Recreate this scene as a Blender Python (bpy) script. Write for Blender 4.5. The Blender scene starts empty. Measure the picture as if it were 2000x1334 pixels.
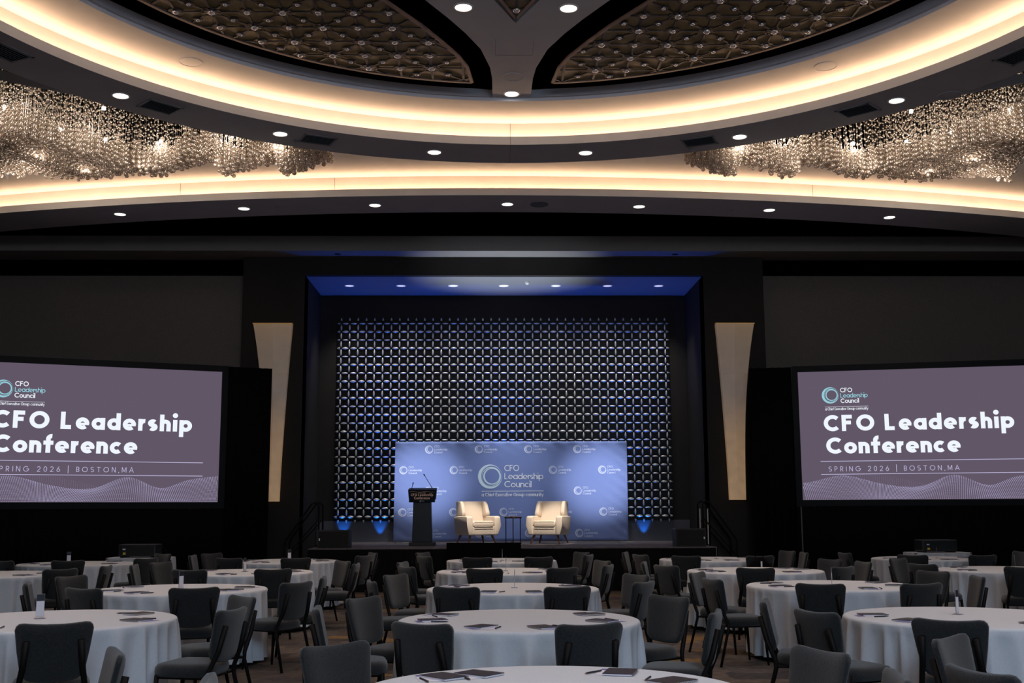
import bpy, bmesh, math, random
from mathutils import Vector, Matrix
random.seed(7)
PI = math.pi
SC = bpy.context.scene
COL = SC.collection

# ------------------------------------------------------------------ camera
F_PX, TH, PS, RO, HC = 2191.4, .14991, .02144, -.00393, 1.585
fw = Vector((math.sin(PS)*math.cos(TH), math.cos(PS)*math.cos(TH), math.sin(TH)))
rt = Vector((math.cos(PS), -math.sin(PS), 0)); up = rt.cross(fw)
r2 = rt*math.cos(RO)+up*math.sin(RO); u2 = up*math.cos(RO)-rt*math.sin(RO)
cd = bpy.data.cameras.new('camera'); cam = bpy.data.objects.new('camera', cd); COL.objects.link(cam)
m = Matrix.Identity(4)
for i in range(3):
    m[i][0], m[i][1], m[i][2] = r2[i], u2[i], -fw[i]
m[2][3] = HC
cam.matrix_world = m
cd.sensor_width = 36; cd.lens = F_PX*36/2000; cd.clip_start = .05; cd.clip_end = 200
SC.camera = cam
SC.view_settings.view_transform = 'Standard'; SC.view_settings.look = 'None'
SC.view_settings.gamma = 1; SC.view_settings.use_curve_mapping = False
SC.view_settings.exposure = 0.0
SC.cycles.max_bounces = 8; SC.cycles.diffuse_bounces = 4; SC.cycles.transparent_max_bounces = 16
SC.cycles.sample_clamp_indirect = 3.0; SC.cycles.caustics_reflective = False; SC.cycles.caustics_refractive = False

# ------------------------------------------------------------------ world and general lights
w = bpy.data.worlds.new('world'); SC.world = w; w.use_nodes = True
w.node_tree.nodes['Background'].inputs[0].default_value = (.5, .6, .8, 1)
w.node_tree.nodes['Background'].inputs[1].default_value = .01

def area(name, loc, target, size, power, color, sy=None):
    l = bpy.data.lights.new(name, 'AREA'); l.energy = power; l.color = color; l.size = size
    if sy: l.shape = 'RECTANGLE'; l.size_y = sy
    o = bpy.data.objects.new(name, l); COL.objects.link(o); o.location = loc
    o.rotation_euler = (Vector(target)-Vector(loc)).to_track_quat('-Z', 'Y').to_euler(); return o

def spot(name, loc, target, power, color, deg, blend=.5, rad=.1):
    l = bpy.data.lights.new(name, 'SPOT'); l.energy = power; l.color = color
    l.spot_size = math.radians(deg); l.spot_blend = blend; l.shadow_soft_size = rad
    o = bpy.data.objects.new(name, l); COL.objects.link(o); o.location = loc
    o.rotation_euler = (Vector(target)-Vector(loc)).to_track_quat('-Z', 'Y').to_euler(); return o

# unseen cool fill added behind the camera, aimed up at the ceiling
area('cool_back_fill', (5.0, -6.5, 3.0), (0, 12, 6.0), 8, 150, (.55, .74, 1.0), 4)
area('cool_ceiling_light', (2.5, -3.5, 7.0), (0, 9, 0), 6, 640, (.60, .78, 1.0), 4)
WARM = (1.0, .78, .66)
CX, CY = .36, 10.53                        # centre of the round ceiling
RING_LIGHT_ANG = [math.atan2(y-CY, x-CX) for x, y in ((-5.18, 15.24), (-3.23, 16.84), (-.88, 17.72), (1.6, 17.73), (3.96, 16.91), (5.87, 15.31))]
for k in range(9):                          # the rest of the circle, above and behind the camera
    a = RING_LIGHT_ANG[0]+(k+1)*(2*PI-(RING_LIGHT_ANG[0]-RING_LIGHT_ANG[5]))/10
    spot('ring_downlight_beam', (CX+7.29*math.cos(a), CY+7.29*math.sin(a), 7.36), (CX+7.29*math.cos(a), CY+7.29*math.sin(a), 0), 250, (1.0, .84, .80), 95, .8, .1)
for x, y in ((CX-.66, 7.69), (CX+.66, 7.69), (CX-2.84, 9.87), (CX+2.84, 9.87), (CX-2.84, 11.19), (CX+2.84, 11.19)):   # the other lights of the spine cross
    spot('spine_downlight_beam', (x, y, 7.84), (x, y, 0), 95, (1.0, .84, .80), 95, .8, .1)
# side washes on the backdrop from the flanks of the hall, and a soft top wash from the slot before the beam
spot('stage_wash', (-8.5, 13.0, 4.6), (-1.55, 26.6, 2.28), 11500, (.84, .87, 1.0), 8.4, 1.0, .12)
spot('stage_wash', (9.3, 13.0, 4.6), (2.65, 26.6, 2.28), 11500, (.84, .87, 1.0), 8.4, 1.0, .12)
for x in (-1.35, .55, 2.45): spot('stage_wash', (x, 22.9, 7.9), (x, 26.6, 2.8), 1350 if x == .55 else 560, (.80, .86, 1.0), 23, 1.0, .15)
spot('armchair_beam', (1.9, 21.9, 7.9), (1.37, 25.3, 1.40), 3300, (1.0, .86, .74), 9.5, .5, .06)
spot('armchair_beam', (.3, 21.9, 7.9), (-.25, 25.3, 1.40), 3300, (1.0, .86, .74), 9.5, .5, .06)
spot('stage_glow', (.35, 24.2, .95), (.4, 25.3, 7.2), 1900, (.72, .84, 1.0), 44, 1.0, .1)
for x in (-3.5, -2.62, 3.78):               # blue uplights on the stage behind the backdrop
    spot('wall_uplight', (x, 27.46, .87), (x, 27.60, 1.45), 38, (.01, .20, 1.0), 50, .7, .02)
for x in (-2.6, .4, 3.5):
    spot('ceiling_uplight', (x, 26.9, .95), (x, 26.3, 6.9), 560, (.0, .11, 1.0), 56, 1.0, .1)

# ------------------------------------------------------------------ materials
MATS = {}
def mat(name, col, rough=.6, metal=0, emit=None, es=0, noise=None, spec=.5, bump=None, sheen=0, trans=0, ior=1.45):
    if name in MATS: return MATS[name]
    m = bpy.data.materials.new(name); m.use_nodes = True; nt = m.node_tree; b = nt.nodes['Principled BSDF']
    b.inputs['Base Color'].default_value = (*col, 1); b.inputs['Roughness'].default_value = rough
    b.inputs['Metallic'].default_value = metal; b.inputs['Specular IOR Level'].default_value = spec
    b.inputs['Transmission Weight'].default_value = trans; b.inputs['IOR'].default_value = ior
    if sheen: b.inputs['Sheen Weight'].default_value = sheen
    if emit: b.inputs['Emission Color'].default_value = (*emit, 1); b.inputs['Emission Strength'].default_value = es
    if noise or bump:
        tc = nt.nodes.new('ShaderNodeTexCoord'); n = nt.nodes.new('ShaderNodeTexNoise')
        sc, amt = noise or bump; n.inputs['Scale'].default_value = sc; n.inputs['Detail'].default_value = 6
        nt.links.new(tc.outputs['Object'], n.inputs['Vector'])
        if noise:
            r = nt.nodes.new('ShaderNodeValToRGB')
            r.color_ramp.elements[0].position = .3; r.color_ramp.elements[1].position = .7
            r.color_ramp.elements[0].color = (*[c*(1-amt) for c in col], 1); r.color_ramp.elements[1].color = (*[min(1, c*(1+amt)) for c in col], 1)
            nt.links.new(n.outputs['Fac'], r.inputs['Fac']); nt.links.new(r.outputs['Color'], b.inputs['Base Color'])
        if bump:
            n2 = nt.nodes.new('ShaderNodeTexNoise'); n2.inputs['Scale'].default_value = bump[0]
            nt.links.new(tc.outputs['Object'], n2.inputs['Vector'])
            bp = nt.nodes.new('ShaderNodeBump'); bp.inputs['Strength'].default_value = bump[1]; bp.inputs['Distance'].default_value = .01
            nt.links.new(n2.outputs['Fac'], bp.inputs['Height']); nt.links.new(bp.outputs['Normal'], b.inputs['Normal'])
    MATS[name] = m; return m

def srgb(r, g, b):
    return tuple(((c/255)/12.92 if c/255 <= .04045 else ((c/255+.055)/1.055)**2.4) for c in (r, g, b))

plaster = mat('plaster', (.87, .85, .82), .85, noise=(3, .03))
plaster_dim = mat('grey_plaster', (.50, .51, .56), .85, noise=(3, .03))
black = mat('black_void', (.0012, .001, .001), 1.0, spec=0)
dark_wall = mat('dark_brown_wall', (.015, .012, .010), .8, noise=(2, .15))
panel_grey = mat('grey_fabric_panel', (.13, .115, .105), .95, noise=(30, .1))
drape_m = mat('black_drape', (.003, .0025, .003), .95, spec=.1)
black_paint = mat('black_paint', (.005, .005, .006), .5, spec=.15)
chair_fab = mat('charcoal_fabric', (.0175, .020, .0215), .95, noise=(90, .35), bump=(300, .4), spec=.2, sheen=.3)
chair_metal = mat('dark_chair_metal', (.005, .004, .0038), .6, spec=.2)
linen = mat('linen', (.60, .63, .67), .9, noise=(60, .03), bump=(120, .1), spec=.2)
cream = mat('cream_upholstery', (.78, .68, .56), .9, noise=(80, .04), bump=(250, .3), spec=.2)
walnut = mat('walnut', (.16, .07, .035), .45, noise=(12, .3))
brass = mat('brass', (.55, .36, .10), .35, metal=1)
copper = mat('copper', (.75, .33, .16), .25, metal=1)
steel = mat('steel', (.5, .48, .45), .3, metal=1)
lamp_on = mat('lit_lens', (1, 1, 1), .5, emit=(1, .93, .84), es=6)
lamp_low = mat('dim_lens', (1, 1, 1), .5, emit=(.85, .82, .95), es=.75)
strip_m = mat('led_strip', (1, 1, 1), .5, emit=(1, .62, .37), es=17)
gold_panel = mat('olive_gold_panel', (.27, .205, .09), .55, metal=.1, noise=(2.5, .25))
lattice_m = mat('dark_lattice', (.035, .028, .032), .5, noise=(5, .1))
jewel_m = mat('cut_crystal', (.75, .74, .80), .12, metal=.75, bump=(60, 1.0))
amber_m = mat('amber_disc', (.30, .24, .12), .4)
petal_m = mat('polished_petal', (.80, .77, .76), .36, metal=.5)
gloss_black = mat('gloss_black', (.004, .004, .005), .35, spec=.15)
vent_m = mat('vent_grey', (.20, .20, .22), .6)
slat_m = mat('vent_slat', (.20, .22, .25), .5)
navy_cover = mat('navy_cover', (.012, .014, .025), .45)
paper = mat('paper', (.72, .70, .76), .8)
violet = mat('violet_card', (.14, .13, .34), .6)
acrylic = mat('acrylic', (.9, .9, .95), .08, trans=.85, ior=1.3)
copper_light = mat('pen_metal', (.25, .14, .10), .35, metal=.6)
white_ink = mat('white_print', (.95, .97, 1.0), .7)
pale_ink = mat('pale_print', (.70, .76, .90), .7)
ice_ink = mat('ice_blue_print', (.75, .93, 1.0), .7)

# ------------------------------------------------------------------ mesh helpers
def link(name, me, parent=None, loc=None):
    o = bpy.data.objects.new(name, me); COL.objects.link(o)
    if parent is not None: o.parent = parent
    if loc is not None: o.location = loc
    return o
def obj(name, bm, m, parent=None, loc=None, smooth=False, bevel=0, seg=2, sub=0):
    bmesh.ops.recalc_face_normals(bm, faces=bm.faces)
    me = bpy.data.meshes.new(name); bm.to_mesh(me); bm.free()
    me.materials.append(m)
    if smooth: me.polygons.foreach_set('use_smooth', [True]*len(me.polygons))
    o = link(name, me, parent, loc)
    if bevel:
        b = o.modifiers.new('b', 'BEVEL'); b.width = bevel; b.segments = seg; b.limit_method = 'ANGLE'
    if sub:
        s = o.modifiers.new('s', 'SUBSURF'); s.levels = sub; s.render_levels = sub
    return o
def tag(o, label=None, cat=None, group=None, kind=None):
    if label: o['label'] = label
    if cat: o['category'] = cat
    if group: o['group'] = group
    if kind: o['kind'] = kind
    return o
def thing(name, label, cat, loc=(0, 0, 0), rz=0, group=None):
    o = bpy.data.objects.new(name, None); COL.objects.link(o); o.location = loc; o.rotation_euler = (0, 0, rz)
    return tag(o, label, cat, group)
def struct(name, bm, m, parent=None, smooth=False):
    o = obj(name, bm, m, parent, smooth=smooth)
    if parent is None: o['kind'] = 'structure'
    return o
def dup(root, loc, rz, label, group=None):
    r = root.copy(); COL.objects.link(r); r.location = loc; r.rotation_euler = (0, 0, rz)
    r['label'] = label
    if group: r['group'] = group
    for ch in list(root.children):
        c = ch.copy(); COL.objects.link(c); c.parent = r
        for g in ch.children:
            d = g.copy(); COL.objects.link(d); d.parent = c
    return r
def box(bm, x0, x1, y0, y1, z0, z1, M=None):
    vs = [bm.verts.new(Vector((x, y, z)) if M is None else M @ Vector((x, y, z))) for x in (x0, x1) for y in (y0, y1) for z in (z0, z1)]
    for f in ((0, 1, 3, 2), (4, 6, 7, 5), (0, 4, 5, 1), (2, 3, 7, 6), (0, 2, 6, 4), (1, 5, 7, 3)):
        bm.faces.new([vs[i] for i in f])
    return bm
def nb(): return bmesh.new()
def quad(bm, *p): bm.faces.new([bm.verts.new(q) for q in p]); return bm
def rings(bm, prof, n=32, c=(0, 0), a0=0, a1=2*PI, sx=1, sy=1, cap0=False, cap1=False):
    closed = abs(a1-a0-2*PI) < 1e-6; R = []
    for r, z in prof:
        R.append([bm.verts.new((c[0]+r*sx*math.cos(a0+(a1-a0)*i/n), c[1]+r*sy*math.sin(a0+(a1-a0)*i/n), z)) for i in range(n if closed else n+1)])
    for a, b in zip(R, R[1:]):
        for i in range(n):
            j = (i+1) % n if closed else i+1
            bm.faces.new((a[i], a[j], b[j], b[i]))
    if cap0: bm.faces.new(R[0])
    if cap1: bm.faces.new(R[-1])
    return bm
def tube(bm, pts, r, n=8, r_end=None):
    pts = [Vector(p) for p in pts]; R = []
    for i, p in enumerate(pts):
        d = (pts[min(i+1, len(pts)-1)]-pts[max(i-1, 0)]).normalized()
        a = d.orthogonal().normalized() if i == 0 else (pa-d*pa.dot(d)).normalized()
        pa = a; b = d.cross(a); rr = r if r_end is None else r+(r_end-r)*i/(len(pts)-1)
        R.append([bm.verts.new(p+a*rr*math.cos(2*PI*k/n)+b*rr*math.sin(2*PI*k/n)) for k in range(n)])
    for A, B in zip(R, R[1:]):
        for k in range(n): bm.faces.new((A[k], A[(k+1) % n], B[(k+1) % n], B[k]))
    bm.faces.new(R[0]); bm.faces.new(R[-1]); return bm
def flat_shape(name, loops, z, half, m, parent=None):
    """2-D loops (the first is the outline, the rest holes) filled and given thickness."""
    cu = bpy.data.curves.new('tmp', 'CURVE'); cu.dimensions = '2D'; cu.fill_mode = 'BOTH'; cu.extrude = half
    for L in loops:
        s = cu.splines.new('POLY'); s.points.add(len(L)-1)
        for i, p in enumerate(L): s.points[i].co = (p[0], p[1], 0, 1)
        s.use_cyclic_u = True
    t = bpy.data.objects.new('tmp', cu); COL.objects.link(t)
    bpy.context.view_layer.update()
    me = bpy.data.meshes.new_from_object(t.evaluated_get(bpy.context.evaluated_depsgraph_get()))
    bpy.data.objects.remove(t); bpy.data.curves.remove(cu)
    me.name = name; me.materials.clear(); me.materials.append(m)
    o = link(name, me, parent); o.location = (0, 0, z)
    return o
def circ(r, n=128, c=(CX, CY), a0=0, a1=2*PI):
    return [(c[0]+r*math.cos(a0+(a1-a0)*i/n), c[1]+r*math.sin(a0+(a1-a0)*i/n)) for i in range(n)]

# ------------------------------------------------------------------ room shell
XL, XR, YB, YF = -15.5, 16.5, -7.5, 25.45
PIL = 25.14; YW = 27.62
bm = nb(); quad(bm, (XL, YB, 0), (XR, YB, 0), (XR, YW+.3, 0), (XL, YW+.3, 0))
fl = struct('floor', bm, black)
# carpet with brushed rectangular patches
m = bpy.data.materials.new('patterned_carpet'); m.use_nodes = True; nt = m.node_tree; b = nt.nodes['Principled BSDF']
b.inputs['Roughness'].default_value = .95; b.inputs['Specular IOR Level'].default_value = .15
tc = nt.nodes.new('ShaderNodeTexCoord'); mp = nt.nodes.new('ShaderNodeMapping'); mp.inputs['Scale'].default_value = (1.1, 1.7, 1)
nt.links.new(tc.outputs['Object'], mp.inputs['Vector'])
n1 = nt.nodes.new('ShaderNodeTexVoronoi'); n1.distance = 'CHEBYCHEV'; n1.inputs['Scale'].default_value = 1.6
n2 = nt.nodes.new('ShaderNodeTexNoise'); n2.inputs['Scale'].default_value = 9; n2.inputs['Detail'].default_value = 8
n3 = nt.nodes.new('ShaderNodeTexNoise'); n3.inputs['Scale'].default_value = .9; n3.inputs['Detail'].default_value = 2
for n in (n1, n2, n3): nt.links.new(mp.outputs['Vector'], n.inputs['Vector'])
sep = nt.nodes.new('ShaderNodeSeparateColor'); nt.links.new(n1.outputs['Color'], sep.inputs['Color'])
ra = nt.nodes.new('ShaderNodeValToRGB'); ra.color_ramp.interpolation = 'CONSTANT'
e = ra.color_ramp.elements; e[0].color = (.085, .070, .062, 1); e[1].position = .30; e[1].color = (.13, .105, .090, 1)
for pos, c in ((.52, (.06, .055, .06)), (.70, (.20, .13, .06)), (.84, (.10, .09, .085))):
    x = e.new(pos); x.color = (*c, 1)
nt.links.new(sep.outputs['Red'], ra.inputs['Fac'])
mx = nt.nodes.new('ShaderNodeMix'); mx.data_type = 'RGBA'; mx.blend_type = 'MULTIPLY'; mx.inputs[0].default_value = .8
nt.links.new(ra.outputs['Color'], mx.inputs[6])
rb = nt.nodes.new('ShaderNodeValToRGB'); rb.color_ramp.elements[0].position = .35; rb.color_ramp.elements[0].color = (.45, .45, .45, 1); rb.color_ramp.elements[1].position = .65
nt.links.new(n2.outputs['Fac'], rb.inputs['Fac']); nt.links.new(rb.outputs['Color'], mx.inputs[7]); nt.links.new(mx.outputs[2], b.inputs['Base Color'])
fl.data.materials[0] = m; carpet = m

def wallbox(name, x0, x1, y0, y1, z0, z1, m):
    return struct(name, box(nb(), x0, x1, y0, y1, z0, z1), m)
wallbox('wall_left', XL-.2, XL, YB, 26, 0, 9, dark_wall)
wallbox('wall_right', XR, XR+.2, YB, 26, 0, 9, dark_wall)
wallbox('wall_behind_camera', XL, XR, YB-.2, YB, 0, 9, dark_wall)
wallbox('wall_stage_back', -4.3, 5.1, YW, YW+.2, 0, 7.0, dark_wall)
RX0, RX1 = -4.17, 4.93                       # stage recess
wallbox('wall_uplight_catch_strip', -4.15, 4.91, YW-.02, YW, .8, 1.36, mat('uplight_catch_grey', (.10, .10, .115), .7))  # paler wall strip added so the blue uplights show on it
wallbox('wall_recess_left', RX0-.1, RX0, PIL+.01, YW, 0, 6.92, dark_wall)
wallbox('wall_recess_right', RX1, RX1+.1, PIL+.01, YW, 0, 6.92, dark_wall)
wallbox('wall_header', RX0, RX1, PIL, PIL+.2, 6.92, 7.34, dark_wall)
wallbox('wall_pier_left', -5.57, RX0, PIL, PIL+.5, 0, 7.34, dark_wall)
wallbox('wall_pier_right', RX1, 6.31, PIL, PIL+.5, 0, 7.34, dark_wall)
wallbox('wall_front_left', XL, -5.57, YF+.02, YF+.2, 0, 7.34, black)
wallbox('wall_front_right', 6.31, XR, YF+.02, YF+.2, 0, 7.34, black)
o = obj('fabric_wall_panel', box(nb(), XL+.2, -5.58, YF-.03, YF+.02, .1, 6.96), panel_grey, bevel=.01)
tag(o, 'dark grey fabric wall panel behind the left screen', 'wall panel')
o = obj('fabric_wall_panel', box(nb(), 6.32, XR-.2, YF-.03, YF+.02, .1, 6.96), panel_grey, bevel=.01)
tag(o, 'dark grey fabric wall panel behind the right screen', 'wall panel')
# ceiling beam across the room, stage ceiling, black upper void
beam_m = mat('beam_paint', (.24, .215, .20), .8, noise=(2, .03))
wallbox('ceiling_beam', XL, XR, 24.52, YF+.02, 7.34, 7.68, beam_m)
wallbox('ceiling_stage', RX0-.1, RX1+.1, PIL+.2, YW, 6.92, 7.0, mat('stage_ceiling_paint', (.24, .24, .26), .7))
wallbox('wall_above_beam', XL, XR, 25.2, 25.4, 7.6, 8.8, black)
wallbox('ceiling_upper', XL, XR, YB, YF+.3, 8.75, 8.9, black)

# ------------------------------------------------------------------ round and arched ceiling
NR = 192
bm = nb(); rings(bm, [(5.985, 7.82), (5.98, 8.0)], NR, (CX, CY)); struct('ceiling_recess_rim', bm, mat('rim_cool_lit', (.66, .71, .82), .85), smooth=True)  # rim colour lightened and blued to stand in for cool uplight
bm = nb(); rings(bm, [(5.98, 8.0), (6.0, 8.74)], NR, (CX, CY)); struct('ceiling_recess_side', bm, black)
bm = nb(); rings(bm, [(5.985, 7.82), (7.0, 7.82)], NR, (CX, CY)); struct('ceiling_inner_cove', bm, plaster)
bm = nb(); rings(bm, [(7.0, 7.82), (7.0, 7.42), (6.83, 7.42), (6.83, 7.536), (6.81, 7.536), (6.81, 7.40)], NR, (CX, CY)); o = struct('ceiling_inner_cove_wall', bm, plaster)
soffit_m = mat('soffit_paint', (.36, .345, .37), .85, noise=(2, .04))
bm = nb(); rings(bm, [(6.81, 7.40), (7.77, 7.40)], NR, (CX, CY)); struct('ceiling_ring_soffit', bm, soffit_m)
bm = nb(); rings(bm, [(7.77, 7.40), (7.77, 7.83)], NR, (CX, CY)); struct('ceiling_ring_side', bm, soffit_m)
def arc(R, cx, cy, x0=XL, x1=XR, n=160):
    return [(x0+(x1-x0)*i/n, cy-math.sqrt(R*R-(x0+(x1-x0)*i/n-cx)**2)) for i in range(n+1)]
def arc_strip(bm, prof, n=160):
    """prof: (R, z) pairs swept along the big arc centred (0.2, 56.45)"""
    rows = [[bm.verts.new((x, y, z)) for x, y in arc(R, .2, 56.45, n=n)] for R, z in prof]
    for a, b in zip(rows, rows[1:]):
        for i in range(n): bm.faces.new((a[i], a[i+1], b[i+1], b[i]))
    return bm
OPEN = [(2.5, 18.72), (3.15, 18.92), (5.0, 19.1), (7.0, 19.5), (9.3, 20.42), (8.75, 18.25), (8.35, 16.4), (8.0, 15.0), (7.75, 13.6)]
angs = [math.radians(22+(67-22)*i/16) for i in range(17)]
OPEN_IN = [(7.95*math.cos(a), CY+7.95*math.sin(a)) for a in angs]
OPEN_POLY = OPEN+OPEN_IN
def mirror_open(s): return [(CX+s*p[0], p[1]) for p in OPEN_POLY]
outer = [(XL, YB)]+[(x, y) for x, y in arc(36.0, .2, 56.45)]+[(XR, YB)]
o = flat_shape('ceiling_outer_cove', [outer, circ(7.76, 160), mirror_open(-1), mirror_open(1)], 7.84, .01, plaster); o['kind'] = 'structure'
bm = nb(); arc_strip(bm, [(36.0, 7.83), (36.0, 7.42), (36.18, 7.42), (36.18, 7.536), (36.2, 7.536), (36.2, 7.40)]); struct('ceiling_outer_cove_wall', bm, plaster)
a1 = arc(36.2, .2, 56.45); a2 = arc(34.05, .18, 55.5)
bm = nb()
va = [bm.verts.new((x, y, 7.40)) for x, y in a1]; vb = [bm.verts.new((x, y, 7.40)) for x, y in a2]; vc = [bm.verts.new((x, y, 8.74)) for x, y in a2]
for i in range(len(a1)-1): bm.faces.new((va[i], va[i+1], vb[i+1], vb[i]))
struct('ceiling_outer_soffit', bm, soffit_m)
bm = nb()
vb = [bm.verts.new((x, y, 7.40)) for x, y in a2]; vc = [bm.verts.new((x, y, 8.74)) for x, y in a2]
for i in range(len(a1)-1): bm.faces.new((vb[i], vb[i+1], vc[i+1], vc[i]))
struct('ceiling_soffit_edge', bm, black)
# light strips in the two troughs, plus a slanted strip added to spread the glow
bm = nb(); rings(bm, [(6.838, 7.530), (6.862, 7.530), (6.862, 7.535), (6.838, 7.535), (6.838, 7.530)], NR, (CX, CY)); rings(bm, [(6.955, 7.548), (6.985, 7.578)], NR, (CX, CY))
tag(obj('light_strip', bm, strip_m), 'warm light strip hidden in the circular cove', 'light strip')
bm = nb(); arc_strip(bm, [(36.172, 7.530), (36.148, 7.530), (36.148, 7.535), (36.172, 7.535), (36.172, 7.530)]); arc_strip(bm, [(36.045, 7.548), (36.015, 7.578)])
tag(obj('light_strip', bm, strip_m), 'warm light strip hidden in the long arched cove', 'light strip')
seam_m = mat('joint_line', (.20, .15, .11), .8)
bm = nb(); box(bm, CX-.003, CX+.003, CY+6.994, CY+6.999, 7.55, 7.82); box(bm, CX-.003, CX+.003, CY+6.804, CY+6.809, 7.40, 7.536); box(bm, CX-.003, CX+.003, CY+6.81, CY+7.77, 7.396, 7.399); struct('trim_joint', bm, seam_m)
for x in (-5.9, -3.0+.1, 6.3):
    ya = 56.45-math.sqrt(36.0**2-(x-.2)**2)
    bm = nb(); box(bm, x-.003, x+.003, ya-.006, ya-.001, 7.55, 7.83); struct('trim_joint', bm, seam_m)
# sides of the chandelier openings
for s in (-1, 1):
    P = mirror_open(s); bm = nb()
    for i in range(len(P)):
        p, q = P[i], P[(i+1) % len(P)]
        quad(bm, (*p, 7.85), (*q, 7.85), (*q, 8.7), (*p, 8.7))
    struct('ceiling_chandelier_opening', bm, black)
    bm = nb()
    for i in (4, 5, 6, 7):
        p, q = P[i], P[i+1] if i < 7 else P[0]
        quad(bm, (*p, 7.70), (*q, 7.70), (*q, 7.85), (*p, 7.85))
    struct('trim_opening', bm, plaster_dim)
    # black top of the dark interior
    bm = nb(); bm.faces.new([bm.verts.new((*p, 8.7)) for p in P]); struct('ceiling_chandelier_void', bm, black)

# ------------------------------------------------------------------ spine and pierced screens
rim_half = [(5.96, .29), (5.19, .30), (4.79, .33), (4.14, .46), (3.62, .66), (3.19, .86), (2.65, 1.14), (2.2, 1.42), (1.85, 1.70)]   # distance from centre, half width
def petal_void(q):
    """opening between two spine arms in quadrant q; the outer side follows the rim"""
    a = [(w_, d) for d, w_ in rim_half]; b_ = [(d, w_) for d, w_ in reversed(rim_half)]
    t0 = math.atan2(5.97, .29); t1 = math.atan2(.29, 5.97)
    arcp = [(5.93*math.cos(t1+(t0-t1)*i/40), 5.93*math.sin(t1+(t0-t1)*i/40)) for i in range(1, 40)]
    P = a+b_+arcp
    sx, sy = q; return [(CX+sx*x, CY+sy*y) for x, y in P]
def star():
    s = [(3.30, 0), (2.64, .28), (1.9, .62), (1.15, 1.15), (.62, 1.9), (.28, 2.64)]
    P = []
    for k in range(4):
        c, n = math.cos(k*PI/2), math.sin(k*PI/2); P += [(CX+x*c-y*n, CY+x*n+y*c) for x, y in s]
    return P
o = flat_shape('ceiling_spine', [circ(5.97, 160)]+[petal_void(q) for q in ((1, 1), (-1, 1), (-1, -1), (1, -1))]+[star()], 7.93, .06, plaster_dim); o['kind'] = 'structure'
def inside(p, P):
    c = False; j = len(P)-1
    for i in range(len(P)):
        if (P[i][1] > p[1]) != (P[j][1] > p[1]) and p[0] < (P[j][0]-P[i][0])*(p[1]-P[i][1])/(P[j][1]-P[i][1])+P[i][0]: c = not c
        j = i
    return c
GR = [(16.49, .60), (15.85, .67), (15.2, .80), (14.7, 1.02), (14.2, 1.27), (13.75, 1.50), (13.3, 1.72), (12.9, 1.96), (12.4, 2.3)]
def screen_poly(s):
    P = [(CX+s*w_, CY+(y-CY)*.963) for y, w_ in GR]
    P = [(CX+s*w_, y) for (y, w_) in ((15.87, .60), (15.3, .66), (14.9, .78), (14.4, 1.0), (13.9, 1.24), (13.5, 1.47), (13.2, 1.64), (12.7, 1.98), (12.36, 2.3))]
    P += [(CX+s*2.9, 11.9), (CX+s*3.6, 11.5), (CX+s*4.4, 11.25), (CX+s*5.34, 11.1)]
    t0 = math.atan2(.57, 5.34); t1 = math.atan2(5.34, .60)
    P += [(CX+s*5.38*math.cos(t0+(t1-t0)*i/40), CY+5.38*math.sin(t0+(t1-t0)*i/40)) for i in range(1, 40)]
    return P
def bar2(bm, a, b, w_, z0, z1, poly=None):
    a, b = Vector(a), Vector(b)
    if poly:
        n = 8; ok = [inside(a.lerp(b, (i+.5)/n), poly) for i in range(n)]
        if not any(ok): return
        i0 = ok.index(True); i1 = n-1-ok[::-1].index(True)
        a, b = a.lerp(b, i0/n), a.lerp(b, (i1+1)/n)
    d = (b-a).normalized(); n_ = Vector((-d.y, d.x))*w_/2
    p = [a+n_, b+n_, b-n_, a-n_]
    v0 = [bm.verts.new((*q, z0)) for q in p]; v1 = [bm.verts.new((*q, z1)) for q in p]
    bm.faces.new(v0); bm.faces.new(v1)
    for i in range(4): bm.faces.new((v0[i], v0[(i+1) % 4], v1[(i+1) % 4], v1[i]))
def jewel_mesh(r):
    bm = nb(); rings(bm, [(r, 0), (r*.93, -r*.28), (r*.62, -r*.55), (r*.2, -r*.66)], 10, cap1=True)
    me = bpy.data.meshes.new('jewel'); bm.to_mesh(me); bm.free(); me.materials.append(jewel_m); return me
def disc_mesh(r):
    bm = nb(); rings(bm, [(r, .0), (r, -.012)], 20, cap1=True)
    me = bpy.data.meshes.new('disc'); bm.to_mesh(me); bm.free(); me.materials.append(amber_m); return me
JM = {'L': (jewel_mesh(.05), disc_mesh(.088)), 'M': (jewel_mesh(.042), disc_mesh(.07)), 'S': (jewel_mesh(.032), None)}
ZS = 7.86; SP = .4505
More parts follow.
